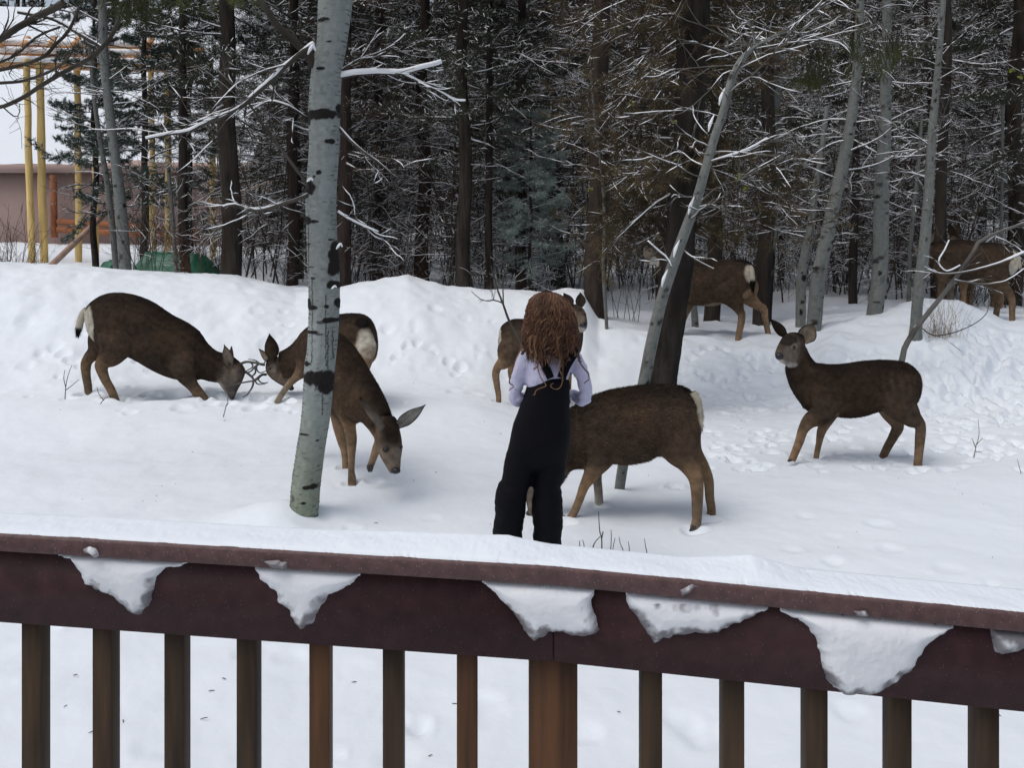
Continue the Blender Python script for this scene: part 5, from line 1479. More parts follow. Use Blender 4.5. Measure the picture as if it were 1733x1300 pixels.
# --- fawn nosing the snow beside the big aspen
D = 5.7
C_ = deer('young_deer', 'young deer nosing the snow right of the big aspen, one foreleg lifted', D,
  [((540, 600, 6.45), (541, 650, 6.45), .05), ((546, 576, 6.35), (549, 672, 6.35), .10), ((554, 562, 6.2), (560, 688, 6.2), .12), ((565, 563, 6.05), (572, 700, 6.05), .125), ((579, 576, 5.9), (584, 710, 5.9), .13), ((596, 600, 5.78), (597, 716, 5.78), .125), ((608, 624, 5.7), (605, 716, 5.7), .11)],
  [[((600, 606, 5.8), (598, 706, 5.8), .115), ((616, 628, 5.68), (607, 712, 5.66), .108), ((632, 650, 5.58), (617, 716, 5.58), .095), ((647, 676, 5.50), (626, 722, 5.52), .082), ((658, 700, 5.44), (635, 728, 5.46), .07)]],
  [[((663, 703, 5.40), (645, 730, 5.50), .058), ((664, 722, 5.33), (648, 742, 5.46), .072), ((664, 742, 5.28), (652, 756, 5.42), .078), ((666, 762, 5.24), (657, 771, 5.37), .068), ((668, 778, 5.23), (661, 784, 5.34), .050), ((669.5, 791, 5.23), (665, 794, 5.31), .038), ((670, 798, 5.24), (667, 800, 5.30), .030)]],
  [dict(p=[(592, 660, 34, 5.82), (588, 694, 20, 5.74), (591.5, 720, 12.5, 5.74), (595, 744, 10.5, 5.74), (595, 770, 7.6, 5.74), (594.5, 798, 6.6, 5.74), (595.5, 808, 8, 5.74), (596, 826, 8.5, 5.74)], c=[SIDE, TAN * .75, TAN, TAN * 1.1, TAN * 1.1]),
   dict(p=[(566, 660, 20, 6.1), (567, 694, 11.5, 6.08), (572, 722, 10, 6.08), (578, 745, 9, 6.08), (583, 768, 6.5, 6.08), (585, 798, 6.5, 6.08)], c=[SIDE, TAN * .8, TAN, TAN * 1.1, TAN * 1.1]),
   dict(p=[(624, 700, 18, 5.62), (636, 728, 11, 5.6), (642, 744, 9.5, 5.58), (637, 760, 8.5, 5.58), (631, 778, 7, 5.58), (627, 789, 7, 5.58)], c=[SIDE, TAN * .8, TAN, TAN, PALE]),
   dict(p=[(538, 655, 20, 6.42), (536, 690, 10, 6.42), (534, 720, 8, 6.42), (532, 785, 6, 6.42)])],
  [(P3(656, 722, 5.3), (.05, .1, .06), BACK, .6), (P3(669, 774, 5.24), (.06, .06, .06), GREYF * 1.1, .6), (P3(650, 757, 5.36), (.035, .05, .02), PALE, .7), (P3(664, 738, 5.26), (.05, .06, .05), BACK, .8), (P3(653.5, 760, 5.26), (.022, .05, .018), DARK * 1.5, .8)],
  fur=70000, voxel=.0075, seed=13, fur_len=.017,
  hcols=[(BACK, FACE, GREYF), (BACK, FACE, GREYF), (BACK * 1.3, FACE * 1.3, GREYF), (FACE * 1.4, GREYF * 1.2, GREYF), (GREYF, PALE * .75, GREYF), (GREYF * .9, PALE * .7, THROAT), (GREYF * .6, GREYF, THROAT)])
ear(C_, U(648, 723, 5.31), U(609.5, 672, 5.16), .085, (.5, .9, .3), GREYF * 1.1, PALE, DARK)
ear(C_, U(669, 724, 5.38), U(720.5, 685, 5.34), .085, (.1, -1, -.3), SIDE, THROAT * .95, DARK, .25)
blob('eye', C_, U(653.5, 760, 5.250), .0155, M['black'], (.8, .8, 1)); blob('eye', C_, U(679, 757, 5.285), .0145, M['black'], (.7, 1, 1))
blob('nose', C_, U(669.5, 797, 5.235), .030, M['nose'], (1, .7, .62))
mb = MB(); pz = U(626.5, 790, 5.56)
for k in (-1, 1): tube(mb, [pz + Vector((k * .007, 0, .012)), pz + Vector((k * .008, -.004, -.008)), pz + Vector((k * .006, -.006, -.032))], [.013, .014, .005], 8)
mb.build('hoof', M['snow_wet'] if False else M['hoof'], C_)
reorigin(C_, (U(590, 800, 5.8).x, 5.8, 0))

# --- fawn half hidden behind the girl
D = 8.3
D_ = deer('young_deer', 'young deer mostly hidden behind the girl, its face showing right of her hair', D,
  [((845, 560), (846, 598), .05), ((851, 549), (856, 612), .10), ((868, 540), (870, 616), .125), ((892, 540), (893, 618), .13), ((918, 540), (917, 622), .135), ((942, 541), (938, 622), .12), ((960, 546), (953, 616), .09)],
  [[((945, 545), (972, 612), .10), ((955, 540), (983, 594), .085), ((961, 532), (987, 573), .066), ((964, 524), (987, 556), .056)]],
  [[((966, 516, 8.32), (967, 550, 8.36), .055), ((974, 515, 8.24), (973, 554, 8.33), .070), ((981, 521, 8.16), (978, 559, 8.27), .070), ((986, 532, 8.10), (982, 563, 8.21), .053), ((988.5, 541, 8.06), (984.5, 563, 8.16), .041), ((990, 547, 8.04), (986, 561, 8.12), .031)]],
  [dict(p=[(862, 590, 20, 8.2), (854, 611, 14, 8.18), (843, 621, 8.5, 8.16), (839, 633, 7.5, 8.16), (841, 652, 6.3, 8.16), (843.5, 668, 5.6, 8.16), (844, 688, 5.6, 8.16)], c=[SIDE * 1.4, TAN * .8, TAN, TAN, TAN]),
   dict(p=[(872, 590, 20, 8.4), (873, 612, 12, 8.42), (866, 628, 8, 8.42), (868, 650, 6, 8.42), (872, 684, 5, 8.42)]),
   dict(p=[(948, 600, 18, 8.2), (948, 625, 9, 8.2), (948, 650, 6, 8.2), (949, 686, 5, 8.2)]), dict(p=[(960, 600, 14, 8.4), (962, 625, 8, 8.4), (962, 650, 6, 8.4), (962, 682, 5, 8.4)])],
  [(P3(843.5, 574, 8.3), (.035, .12, .13), CREAM, .95), (P3(978, 523, 8.12), (.045, .08, .026), DARK * 2, .7), (P3(984, 542, 8.1), (.05, .06, .05), PALE * .75, .8), (P3(984, 557, 8.12), (.045, .07, .028), THROAT * 1.2, .9)],
  tcols=[(BACK, SIDE * 1.5, BELLY * 1.3)] * 7, ncols=[(BACK, SIDE * 1.5, FACE)] * 4, fur=22000, seed=14, fur_len=.016)
ear(D_, U(983, 520, 8.24), U(982, 494, 8.24), .10, (.15, -1, -.1), SIDE, FACE * 1.2, DARK)
ear(D_, U(968, 520, 8.30), U(953.5, 495, 8.32), .10, (.0, -1, -.1), SIDE, FACE, DARK)
blob('eye', D_, U(972.5, 537.5, 8.150), .018, M['black']); blob('eye', D_, U(990, 532, 8.10), .014, M['black'])
blob('nose', D_, U(987, 549.5, 8.03), .031, M['nose'], (1, .8, .8))
reorigin(D_, (U(900, 680, 8.3).x, 8.3, .05))

# --- nearest deer, right behind the girl
D = 5.05
E_ = deer('mule_deer', 'nearest deer, standing side on right behind the girl with its head hidden', D,
  [((1180, 688), (1174, 735), .06), ((1172, 666), (1164, 762), .125), ((1156, 655), (1140, 777), .165), ((1134, 652), (1112, 770), .175), ((1102, 652), (1092, 779), .185), ((1062, 656.5), (1060, 784), .19), ((1028, 663), (1030, 783), .18), ((1000, 673), (1000, 789), .155), ((974, 686), (974, 792), .12)],
  [[((990, 678), (985, 792), .13), ((968, 690), (966, 796), .105), ((948, 705), (955, 812), .085), ((928, 728), (944, 828), .072), ((912, 755), (932, 838), .062)]],
  [[((912, 762), (930, 812), .055), ((898, 785), (922, 828), .066), ((890, 808), (915, 842), .062), ((889, 832), (909, 854), .047), ((891, 852), (905, 866), .036), ((894, 868), (902, 875), .026)]],
  [dict(p=[(1140, 720, 50, 4.98), (1152, 760, 34, 4.93), (1166, 785, 20, 4.9), (1177, 808, 13.5, 4.87), (1180, 836, 12, 4.86), (1179.5, 862, 10.5, 4.86), (1179, 882, 9.5, 4.86), (1175, 898, 10, 4.86)], c=[SIDE, SIDE * 1.2, TAN * .7, TAN * .8, TAN * .9, PALE * .8], hoof=-1),
   dict(p=[(1150, 730, 40, 5.15), (1172, 765, 18, 5.1), (1190, 789, 11.5, 5.08), (1199, 813, 10, 5.08), (1201, 842, 9, 5.08), (1204, 862, 8.6, 5.08), (1203, 878, 9, 5.08)], c=[SIDE, TAN * .7, TAN * .8, TAN * .8, TAN * .85], hoof=-1, hs=.9),
   dict(p=[(1020, 740, 42, 4.98), (1016, 772, 27, 4.96), (1004, 797, 15.5, 4.98), (989, 823, 10, 5.0), (979.5, 849, 8.3, 5.0), (969, 872, 8, 5.0), (958, 884, 7.5, 5.0)], c=[SIDE, SIDE * 1.3, TAN * .8, TAN * .95, TAN, PALE], hoof=-1),
   dict(p=[(1000, 740, 36, 5.22), (1006, 780, 18, 5.28), (1010, 808, 10, 5.31), (1013, 834, 8.6, 5.32), (1013.5, 848, 8.6, 5.32), (1014, 866, 9, 5.32)], c=[SIDE, TAN * .8, PALE * 1.2, THROAT, THROAT])],
  [(P3(1181, 700, 5.05), (.045, .13, .15), CREAM, 1), (P3(1165, 655, 5.05), (.08, .08, .035), DARK, .9), (P3(1105, 771, 5.05), (.12, .1, .03), BELLY * 1.5, .5), (P3(950, 806, 5.05), (.05, .1, .10), GREYF, .6)],
  tcols=[(BACK * 1.2, SIDE * 1.35, BELLY * 1.4)] * 9, fur=130000, voxel=.0075, seed=15, fur_len=.024)
tail(E_, [(1172, 664), (1178, 677), (1181, 695), (1182, 710), (1181.5, 722), (1178, 736)], [.02, .026, .026, .024, .022, .008], .66, 4.98, 2200)
ear(E_, U(914, 775, 4.98), U(935, 760, 4.92), .07, (-.3, -1, .3)); ear(E_, U(905, 775, 5.12), U(912, 745, 5.2), .07, (-.3, -1, .3))
blob('eye', E_, U(903, 810, 4.985), .015, M['black']); blob('nose', E_, U(897, 870, 5.05), .024, M['nose'])
reorigin(E_, (U(1080, 885, 5).x, 5.05, 0))

# --- standing fawn at right
D = 6.35
F_ = deer('young_deer', 'young deer standing side on at right in full view, head up', D,
  [((1557, 640), (1555, 664), .05), ((1549, 625), (1543, 688), .105), ((1532, 613), (1517, 697), .14), ((1498, 609.5), (1487, 696), .15), ((1462, 611.5), (1460, 704), .155), ((1430, 616), (1434, 707), .155), ((1406, 617), (1406, 704), .145), ((1388, 615), (1376, 699), .12), ((1375, 614), (1358, 690), .09)],
  [[((1392, 617), (1366, 696), .11), ((1380, 613), (1350, 677), .085), ((1373, 605), (1337, 655), .064), ((1366, 592), (1330, 633), .054), ((1360, 578), (1329, 622), .050)]],
  [[((1358, 565, 6.37), (1352, 616, 6.37), .045), ((1346, 562, 6.33), (1343, 618, 6.36), .058), ((1334, 565, 6.27), (1335, 619, 6.31), .060), ((1325, 577, 6.22), (1328, 617, 6.26), .047), ((1318, 589, 6.18), (1323, 614, 6.21), .034), ((1314.5, 596, 6.16), (1319, 610, 6.18), .024)]],
  [dict(p=[(1402, 672, 34, 6.28), (1390, 700, 20, 6.27), (1371, 712, 13.5, 6.26), (1359.5, 727, 10, 6.25), (1353, 747, 8.6, 6.25), (1346, 765, 7.6, 6.25), (1340, 780, 7.4, 6.25)], c=[SIDE, SIDE, TAN * .5, TAN * .8, TAN * .85, TAN * .8], hoof=-1, hs=.8),
   dict(p=[(1410, 680, 22, 6.45), (1402, 708, 12, 6.43), (1391, 728, 9, 6.42), (1386, 750, 6.2, 6.42), (1382, 770, 5.6, 6.42), (1380, 788, 5.8, 6.42)], c=[SIDE, TAN * .7, TAN * .9, TAN * .9]),
   dict(p=[(1510, 655, 44, 6.28), (1522, 683, 31, 6.25), (1543, 707, 18, 6.21), (1557, 721, 11, 6.2), (1557, 744, 9.5, 6.2), (1554.5, 772, 8.2, 6.2), (1551.5, 806, 8.2, 6.2)], c=[SIDE, SIDE, SIDE * 1.5, TAN * .7, TAN * .8, TAN * .8]),
   dict(p=[(1500, 670, 30, 6.45), (1505, 698, 15, 6.48), (1519, 720, 12, 6.5), (1512, 739, 9, 6.5), (1501, 759, 8, 6.5), (1490, 783, 7.2, 6.5)], c=[TAN * .7, TAN * .8, TAN * .7, TAN * .6, TAN * .6])],
  [(P3(1559, 652, 6.35), (.030, .16, .13), CREAM, 1), (P3(1487, 696, 6.4), (.07, .12, .03), PALE, .7), (P3(1412, 702, 6.3), (.02, .1, .035), GREYF, .5), (P3(1390, 712, 6.27), (.05, .1, .03), BACK, .5), (P3(1545, 620, 6.35), (.09, .08, .035), DARK, .8), (P3(1335, 575, 6.22), (.085, .1, .045), DARK * 1.5, .85), (P3(1338, 619, 6.27), (.06, .08, .022), THROAT, .9), (P3(1342, 588, 6.25), (.040, .05, .034), PALE * .9, .7), (P3(1330, 603, 6.22), (.035, .05, .022), GREYF * 1.3, .6), (P3(1318, 611, 6.18), (.03, .05, .014), THROAT * 1.3, .9)],
  tcols=[(BACK * .9, SIDE * .62, BACK * .9)] * 9, ncols=[(BACK, SIDE * .75, BACK * 1.1)] * 5, fur=80000, voxel=.0075, seed=16, fur_len=.017)
ear(F_, U(1359, 580, 6.32), U(1377, 546, 6.30), .13, (-.4, -1, -.1), SIDE, PALE * 1.1, DARK, .3)
ear(F_, U(1332, 571, 6.3), U(1303, 539, 6.26), .075, (-.2, 1, .1), BACK * 1.2, GREYF, DARK, .2)
blob('eye', F_, U(1342.5, 588.5, 6.232), .021, M['black'], (1, .7, .85))
blob('nose', F_, U(1319, 603.0, 6.155), .033, M['nose'], (.9, .8, .8))
reorigin(F_, (U(1440, 790, 6.35).x, 6.35, 0))

# --- deer on the crest
D = 10.15
G_ = deer('mule_deer', 'deer standing on the crest behind the dark leaning trunk, black tipped tail', D,
  [((1277, 452, 10.0), (1272, 500, 10.0), .09), ((1264, 441, 10.05), (1257, 508, 10.05), .16), ((1236, 438.5), (1231, 511), .185), ((1206, 439), (1206, 518), .19), ((1179, 440), (1180, 517), .185), ((1159, 441), (1160, 514), .155), ((1145, 440), (1146, 502), .12)],
  [[((1160, 440), (1152, 508), .14), ((1143, 437), (1136, 492), .11), ((1128, 428), (1120, 474), .085), ((1119, 416), (1110, 460), .07)]],
  [[((1116, 408), (1110, 448), .055), ((1107, 408), (1104, 449), .066), ((1098, 415), (1098, 448), .056), ((1091, 425), (1092, 445), .04), ((1086, 431), (1088, 442), .028)]],
  [dict(p=[(1232, 490, 28, 10.0), (1243, 508, 17, 9.98), (1251, 524, 9.5, 9.96), (1255, 533, 7.6, 9.96), (1254, 548, 6.8, 9.96), (1250, 568, 6, 9.96), (1249, 586, 6, 9.96)], c=[SIDE, SIDE, TAN * .7, TAN * 1.1, TAN * 1.1]),
   dict(p=[(1262, 490, 24, 10.2), (1270, 506, 13.5, 10.2), (1283, 517, 9, 10.2), (1292.5, 523.5, 7.5, 10.2), (1294.5, 538, 6.2, 10.2), (1299, 560, 5.6, 10.2), (1302, 582, 5.6, 10.2)], c=[TAN * .8, TAN, TAN * 1.2, TAN * 1.2, TAN * 1.2]),
   dict(p=[(1168, 495, 18, 10.25), (1164, 522, 7.6, 10.28), (1157, 542, 5, 10.3), (1152, 564, 4.5, 10.3), (1150, 582, 4.5, 10.3)], c=[SIDE, TAN, PALE, PALE]),
   dict(p=[(1150, 495, 20, 10.05), (1144, 525, 9, 10.05), (1140, 548, 6, 10.05), (1138, 584, 5, 10.05)])],
  [(P3(1272, 462, 9.88), (.075, .14, .115), CREAM, 1), (P3(1258, 441, 10.05), (.1, .1, .04), DARK, .7), (P3(1215, 517, 10.1), (.17, .12, .045), PALE, .9), (P3(1107, 446, 10.1), (.055, .10, .08), THROAT * 1.3, 1), (P3(1097, 428, 10.08), (.07, .08, .06), PALE * 1.1, .8), (P3(1100, 413, 10.1), (.05, .08, .035), DARK, .8), (P3(1268, 500, 9.95), (.08, .1, .07), TAN, .8)],
  tcols=[(BACK * 1.2, SIDE * 1.1, BELLY)] * 7, fur=22000, seed=17, fur_len=.02,
  hcols=[(BACK, FACE, THROAT), (DARK, PALE * .6, THROAT), (FACE, PALE * .8, PALE), (GREYF, PALE * .7, PALE), (DARK, GREYF, PALE)])
tail(G_, [(1271, 450, 9.90), (1273, 462, 9.79), (1273.5, 478, 9.76), (1274, 493, 9.76)], [.010, .024, .030, .010], .55, 9.9)
ear(G_, U(1100, 414, 10.1), U(1081, 403, 10.1), .07, (-.5, -1, .2), SIDE, PALE); ear(G_, U(1110, 410, 10.2), U(1118, 388, 10.2), .07, (-.5, -1, .2))
blob('eye', G_, U(1099, 424, 10.05), .016, M['black']); blob('nose', G_, U(1087, 436, 10.13), .028, M['nose'])
reorigin(G_, (U(1215, 573, 10.1).x, 10.1, .43))

# --- doe at the far right
D = 10.6
H_ = deer('mule_deer', 'doe behind the leaning bough at the far right, pale rump and walking left', D,
  [((1720, 434), (1714, 464), .09), ((1708, 418), (1698, 476), .155), ((1690, 411), (1676, 477), .175), ((1660, 409), (1655, 476), .185), ((1630, 405), (1630, 475), .185), ((1604, 406), (1605, 471), .165), ((1588, 409), (1588, 465), .125), ((1577, 413), (1577, 456), .095)],
  [[((1596, 408), (1590, 465), .12), ((1580, 410), (1577, 455), .09), ((1570, 411), (1571, 446), .07)]],
  [[((1572, 411), (1572, 446), .055), ((1565, 413), (1566, 441), .06), ((1557, 415), (1559, 437), .048), ((1550, 418), (1552, 432), .034), ((1545, 420), (1547, 429), .024)]],
  [dict(p=[(1684, 462, 24, 10.48), (1694, 481, 13, 10.46), (1707, 496, 8.6, 10.45), (1712.5, 508, 6.8, 10.45), (1713, 524, 5.8, 10.45), (1713, 556, 5.6, 10.45)], c=[SIDE, TAN * .5, TAN * .7, TAN * .8, TAN * .9]),
   dict(p=[(1680, 470, 20, 10.75), (1690, 494, 9.5, 10.78), (1692, 507, 7, 10.8), (1688, 520, 5.8, 10.8), (1684, 545, 5.5, 10.8)], c=[TAN * .7, TAN, TAN, TAN]),
   dict(p=[(1596, 455, 18, 10.5), (1594, 476, 7.5, 10.48), (1592, 495, 6, 10.48), (1591, 530, 5.2, 10.48)], c=[SIDE, TAN * .5, TAN * .6, TAN * .7]),
   dict(p=[(1606, 460, 16, 10.75), (1608, 480, 7.5, 10.78), (1608, 498, 6.6, 10.8), (1607, 530, 6, 10.8)], c=[SIDE, PALE, PALE, PALE])],
  [(P3(1720, 438, 10.5), (.055, .18, .16), CREAM, 1), (P3(1715, 452, 10.45), (.06, .12, .1), CREAM, .9), (P3(1712, 418, 10.6), (.09, .1, .04), DARK, .8), (P3(1654, 474, 10.6), (.17, .14, .035), PALE, .9), (P3(1560, 436, 10.6), (.05, .08, .03), THROAT, .7)],
  tcols=[(BACK, SIDE * 1.05, BELLY)] * 8, fur=20000, seed=18, fur_len=.02, group='mule deer in the snowy yard')
tail(H_, [(1719, 428), (1723, 440), (1724, 452), (1722, 462)], [.02, .028, .028, .012], .7, 10.55)
ear(H_, U(1572, 413, 10.55), U(1580, 392, 10.5), .07, (-.5, -1, 0)); ear(H_, U(1570, 413, 10.68), U(1568, 394, 10.75), .07, (-.5, -1, 0))
blob('eye', H_, U(1562, 421, 10.545), .015, M['black']); blob('nose', H_, U(1546, 424, 10.6), .026, M['nose'])
reorigin(H_, (U(1650, 530, 10.6).x, 10.6, .7))

# --- another deer standing hidden behind the doe; only its ears and crown show
D = 11.6
I_ = deer('mule_deer', 'deer hidden behind the far right doe, only dark ears above her back', D,
  [((1700, 425), (1697, 460), .08), ((1686, 417), (1680, 476), .15), ((1660, 413), (1655, 478), .17), ((1636, 413), (1634, 477), .16), ((1622, 414), (1620, 468), .12)],
  [[((1638, 416), (1626, 470), .12), ((1630, 411), (1616, 448), .09), ((1624, 404), (1609, 432), .07)]],
  [[((1624, 399, 11.6), (1612, 426, 11.62), .05), ((1616, 397, 11.55), (1608, 424, 11.6), .065), ((1610, 404, 11.45), (1605, 426, 11.5), .055), ((1607, 414, 11.4), (1604, 428, 11.42), .035)]],
  [dict(p=[(1686, 460, 20), (1690, 485, 10), (1694, 505, 6), (1692, 520, 6)]), dict(p=[(1630, 460, 18), (1630, 485, 8), (1630, 505, 6), (1630, 520, 6)]),
   dict(p=[(1676, 460, 20, 11.8), (1680, 485, 10, 11.8), (1682, 505, 6, 11.8), (1680, 520, 6, 11.8)]), dict(p=[(1640, 460, 18, 11.8), (1642, 485, 8, 11.8), (1641, 505, 6, 11.8), (1641, 520, 6, 11.8)])],
  [], fur=8000, voxel=.011, seed=19)
ear(I_, U(1614, 402, 11.5), U(1606, 377, 11.5), .10, (-.1, -1, 0), SIDE, SIDE * .8); ear(I_, U(1621, 402, 11.55), U(1622, 376, 11.55), .10, (.2, -1, 0), SIDE, SIDE * 1.4)
blob('nose', I_, U(1605, 421, 11.39), .024, M['nose'])
reorigin(I_, (U(1650, 500, 11.6).x, 11.6, .8))

# ------------------------------------------------------------------ the girl
D = 4.05; K = D / F
girl = thing('person', 'girl seen from behind with long reddish curly hair, white shirt and black bib snow overalls', 'person', (0, 0, 0))
SK = np.array([.50, .30, .22])
def gs(v, ul, ur, dep, dy=0): return (tuple(U(ul, v, D + dy)), tuple(U(ur, v, D + dy)), dep)
# body: one continuous figure under the clothes
B = Body()
one = [(SK, SK, SK)]
B.loft([gs(600, 905, 957, .05), gs(612, 893, 968, .075), gs(640, 898, 962, .085), gs(690, 898, 956, .08), gs(730, 886, 956, .09), gs(770, 880, 952, .09)], one * 6, sides=24)
B.loft([gs(576, 921, 942, .035), gs(590, 920, 943, .036), gs(604, 916, 948, .045)], one * 3, sides=20)
# head with a face turned away from the camera
B.loft([gs(503, 920, 940, .035, .01), gs(511, 907, 953, .070, .01), gs(528, 899, 961, .092, .01), gs(550, 902, 958, .09, .015), gs(568, 909, 951, .075, .02), gs(580, 919, 941, .045, .035)], one * 6, sides=26, step=.008)
B.tube([U(930, 545, D + .095), U(930, 553, D + .112), U(930, 557, D + .105)], [.008, .012, .009], one[0], step=.004)
for sx in (-1, 1): B.tube([U(930 + sx * 31, 540, D + .01), U(930 + sx * 34, 548, D + .005), U(930 + sx * 31, 556, D + .01)], [.010, .014, .008], one[0], step=.005)
ARML = [(892, 604, 15, D), (880, 632, 13, D - .01), (872, 664, 12, D), (880, 676, 11.5, D + .03), (897, 668, 9, D + .15), (912, 662, 7.2, D + .22)]
ARMR = [(969, 606, 15, D), (984, 632, 12.5, D - .01), (991, 662, 11.5, D), (986, 676, 11.5, D + .03), (965, 668, 9, D + .15), (948, 662, 7.2, D + .22)]
for arm, sg in ((ARML, 1), (ARMR, -1)):
    B.tube([U(a, b, d) for a, b, c, d in arm], [c * .8 * K for a, b, c, d in arm], one[0], squash=1)
    w = U(arm[-1][0], arm[-1][1], arm[-1][3]); dx = Vector((sg * .75, .55, .12)).normalized(); up = Vector((0, -.2, 1)).normalized(); outw = dx.cross(up)
    B.tube([w, w + dx * .035, w + dx * .062], [.019, .026, .024], one[0], squash=1, step=.006)
    for fi, (off, ln) in enumerate(((-.018, .050), (-.006, .058), (.006, .054), (.018, .043))):
        b0 = w + dx * .055 + up * off
        curl = outw * sg * -.35
        B.tube([b0 - dx * .012, b0 + dx * ln * .45, b0 + (dx * .78 + curl * .5) * ln, b0 + (dx * .8 + curl * 1.4) * ln * 1.2], [.0085, .0082, .0075, .006], one[0], squash=1, step=.005)
    b0 = w + dx * .018 + up * .016
    B.tube([b0, b0 + (dx * .6 + up * .8) * .028, b0 + (dx * 1.0 + up * .7) * .05], [.010, .009, .007], one[0], squash=1, step=.005)
LEGL = [(890, 760, 26), (878, 800, 19), (870, 845, 14), (864, 880, 13), (860, 930, 13), (858, 975, 11)]
LEGR = [(932, 760, 26), (929, 800, 14), (926, 845, 12), (927, 880, 12), (928, 930, 13), (928, 975, 11)]
for lg in (LEGL, LEGR): B.tube([U(a, b, D) for a, b, c in lg], [c * K for a, b, c in lg], one[0], squash=1)
B.finish('body', girl, M['skin'], .0065, sm_it=3)
for sx in (-1, 1): blob('eye', girl, U(930 + sx * 12, 540, D + .092), .010, M['black'], (1, .5, .7))

# shirt
B = Body(); W = np.array([.6, .58, .72]); wt = [(W, W, W)]
B.loft([gs(594, 912, 950, .05), gs(600, 898, 964, .068), gs(610, 889, 972, .085), gs(630, 889, 964, .096), gs(660, 891, 961, .096), gs(700, 885, 962, .100), gs(715, 884, 960, .098)], wt * 7, sides=30)
for arm in (ARML, ARMR):
    A2 = [(arm[0][0] + (6 if arm is ARML else -6), arm[0][1] + 2, 14, D)] + [(a, b, c, d) for a, b, c, d in arm]
    B.tube([U(a, b, d) for a, b, c, d in A2], [c * K for a, b, c, d in A2], wt[0], squash=1.0)
def shirt_wr(co):
    n1 = fbm(co[:, 0] * 16 + co[:, 2] * 14, co[:, 2] * 30 - co[:, 0] * 20, 3, 4)
    elbow = np.exp(-((co[:, 2] - zat(676, D)) / .06) ** 2)
    fold = np.sin((co[:, 2] * 150 + co[:, 0] * 90) + 3 * n1) * .0022 * elbow
    return .006 * n1 + .0022 * fbm(co[:, 0] * 45, co[:, 2] * 60, 3, 8) + fold * 1.7
B.finish('shirt', girl, M['shirt'], .0065, sm_it=3, wrinkle=shirt_wr)

# overalls
B = Body(); Bk = [(DARK, DARK, DARK)]
B.loft([gs(637, 917, 957, .104), gs(642, 908, 962, .108), gs(652, 893, 965, .112), gs(668, 887, 964, .116), gs(690, 879, 964, .118), gs(720, 868, 965, .122), gs(745, 863, 964, .125), gs(764, 859, 962, .104), gs(780, 856, 959, .078), gs(792, 857, 956, .045)], Bk * 10, sides=36, power=2.5)
LL = [(883, 770, 26.5), (876, 800, 25.5), (872, 822, 24.5), (866.5, 832, 26.5), (865, 842, 27.5), (863.5, 858, 27), (860.5, 880, 25.5), (859, 905, 24.5), (858, 925, 24), (856, 950, 23.5), (855, 978, 24)]
LR = [(934, 770, 27), (930, 798, 27), (925.5, 815, 25), (925, 828, 24.5), (926, 840, 26), (926.5, 858, 27.5), (926.5, 880, 26), (926.5, 905, 25), (926.5, 925, 24.5), (926, 950, 24), (926, 978, 24.5)]
for lg in (LL, LR): B.tube([U(a, b, D + (.0 if lg is LL else .02)) for a, b, c in lg], [c * K for a, b, c in lg], Bk[0], squash=1.25)
def ov_wr(co):
    n1 = fbm(co[:, 0] * 14 + co[:, 2] * 6, co[:, 2] * 22, 4, 14)
    low = np.clip((zat(760, D) - co[:, 2]) / .25, .25, 1)
    return (.008 * n1 + .0008 * np.sin(co[:, 2] * 120 + 5 * n1)) * low
B.finish('overalls', girl, M['overalls'], .0065, sm_it=9, wrinkle=ov_wr)
def strap(pts, w):
    mb = MB(); P = np.array([tuple(U(*p)) for p in pts]); Q = cr(P, np.linspace(0, len(P) - 1, 24)); T = np.gradient(Q, axis=0); T /= np.linalg.norm(T, axis=1)[:, None]
    nrm_ = np.tile(np.array([0, -1.0, 0]), (24, 1)); nrm_[-6:] += np.linspace(0, 1, 6)[:, None] * np.array([0, 0, 1.0]) * 0
    S_ = np.cross(T, nrm_); S_ /= np.linalg.norm(S_, axis=1)[:, None]; N_ = np.cross(S_, T)
    V = np.stack([Q - S_ * w / 2, Q + S_ * w / 2, Q + S_ * w / 2 + N_ * .006, Q - S_ * w / 2 + N_ * .006], 1).reshape(-1, 3)
    Qd = []
    for i in range(23):
        for j in range(4): Qd.append((i * 4 + j, i * 4 + (j + 1) % 4, i * 4 + 4 + (j + 1) % 4, i * 4 + 4 + j))
    mb.add(V, Qd); mb.build('strap', M['overalls'], girl)
strap([(932, 640, D - .112), (924, 622, D - .108), (914, 604, D - .098), (904, 591, D - .072), (900, 590, D - .0)], .034)
strap([(950, 640, D - .112), (957, 622, D - .108), (966, 606, D - .095), (972, 597, D - .06), (972, 596, D - .0)], .040)
for (a, b, dy) in ((855, 985, 0), (926, 985, .02)):
    mb = MB(); tube(mb, [U(a, 962, D + dy), U(a, 982, D + dy), U(a, 992, D + dy + .06), U(a, 994, D + dy + .15)], [.048, .052, .05, .035], 16); mb.build('boot', M['boot'], girl)

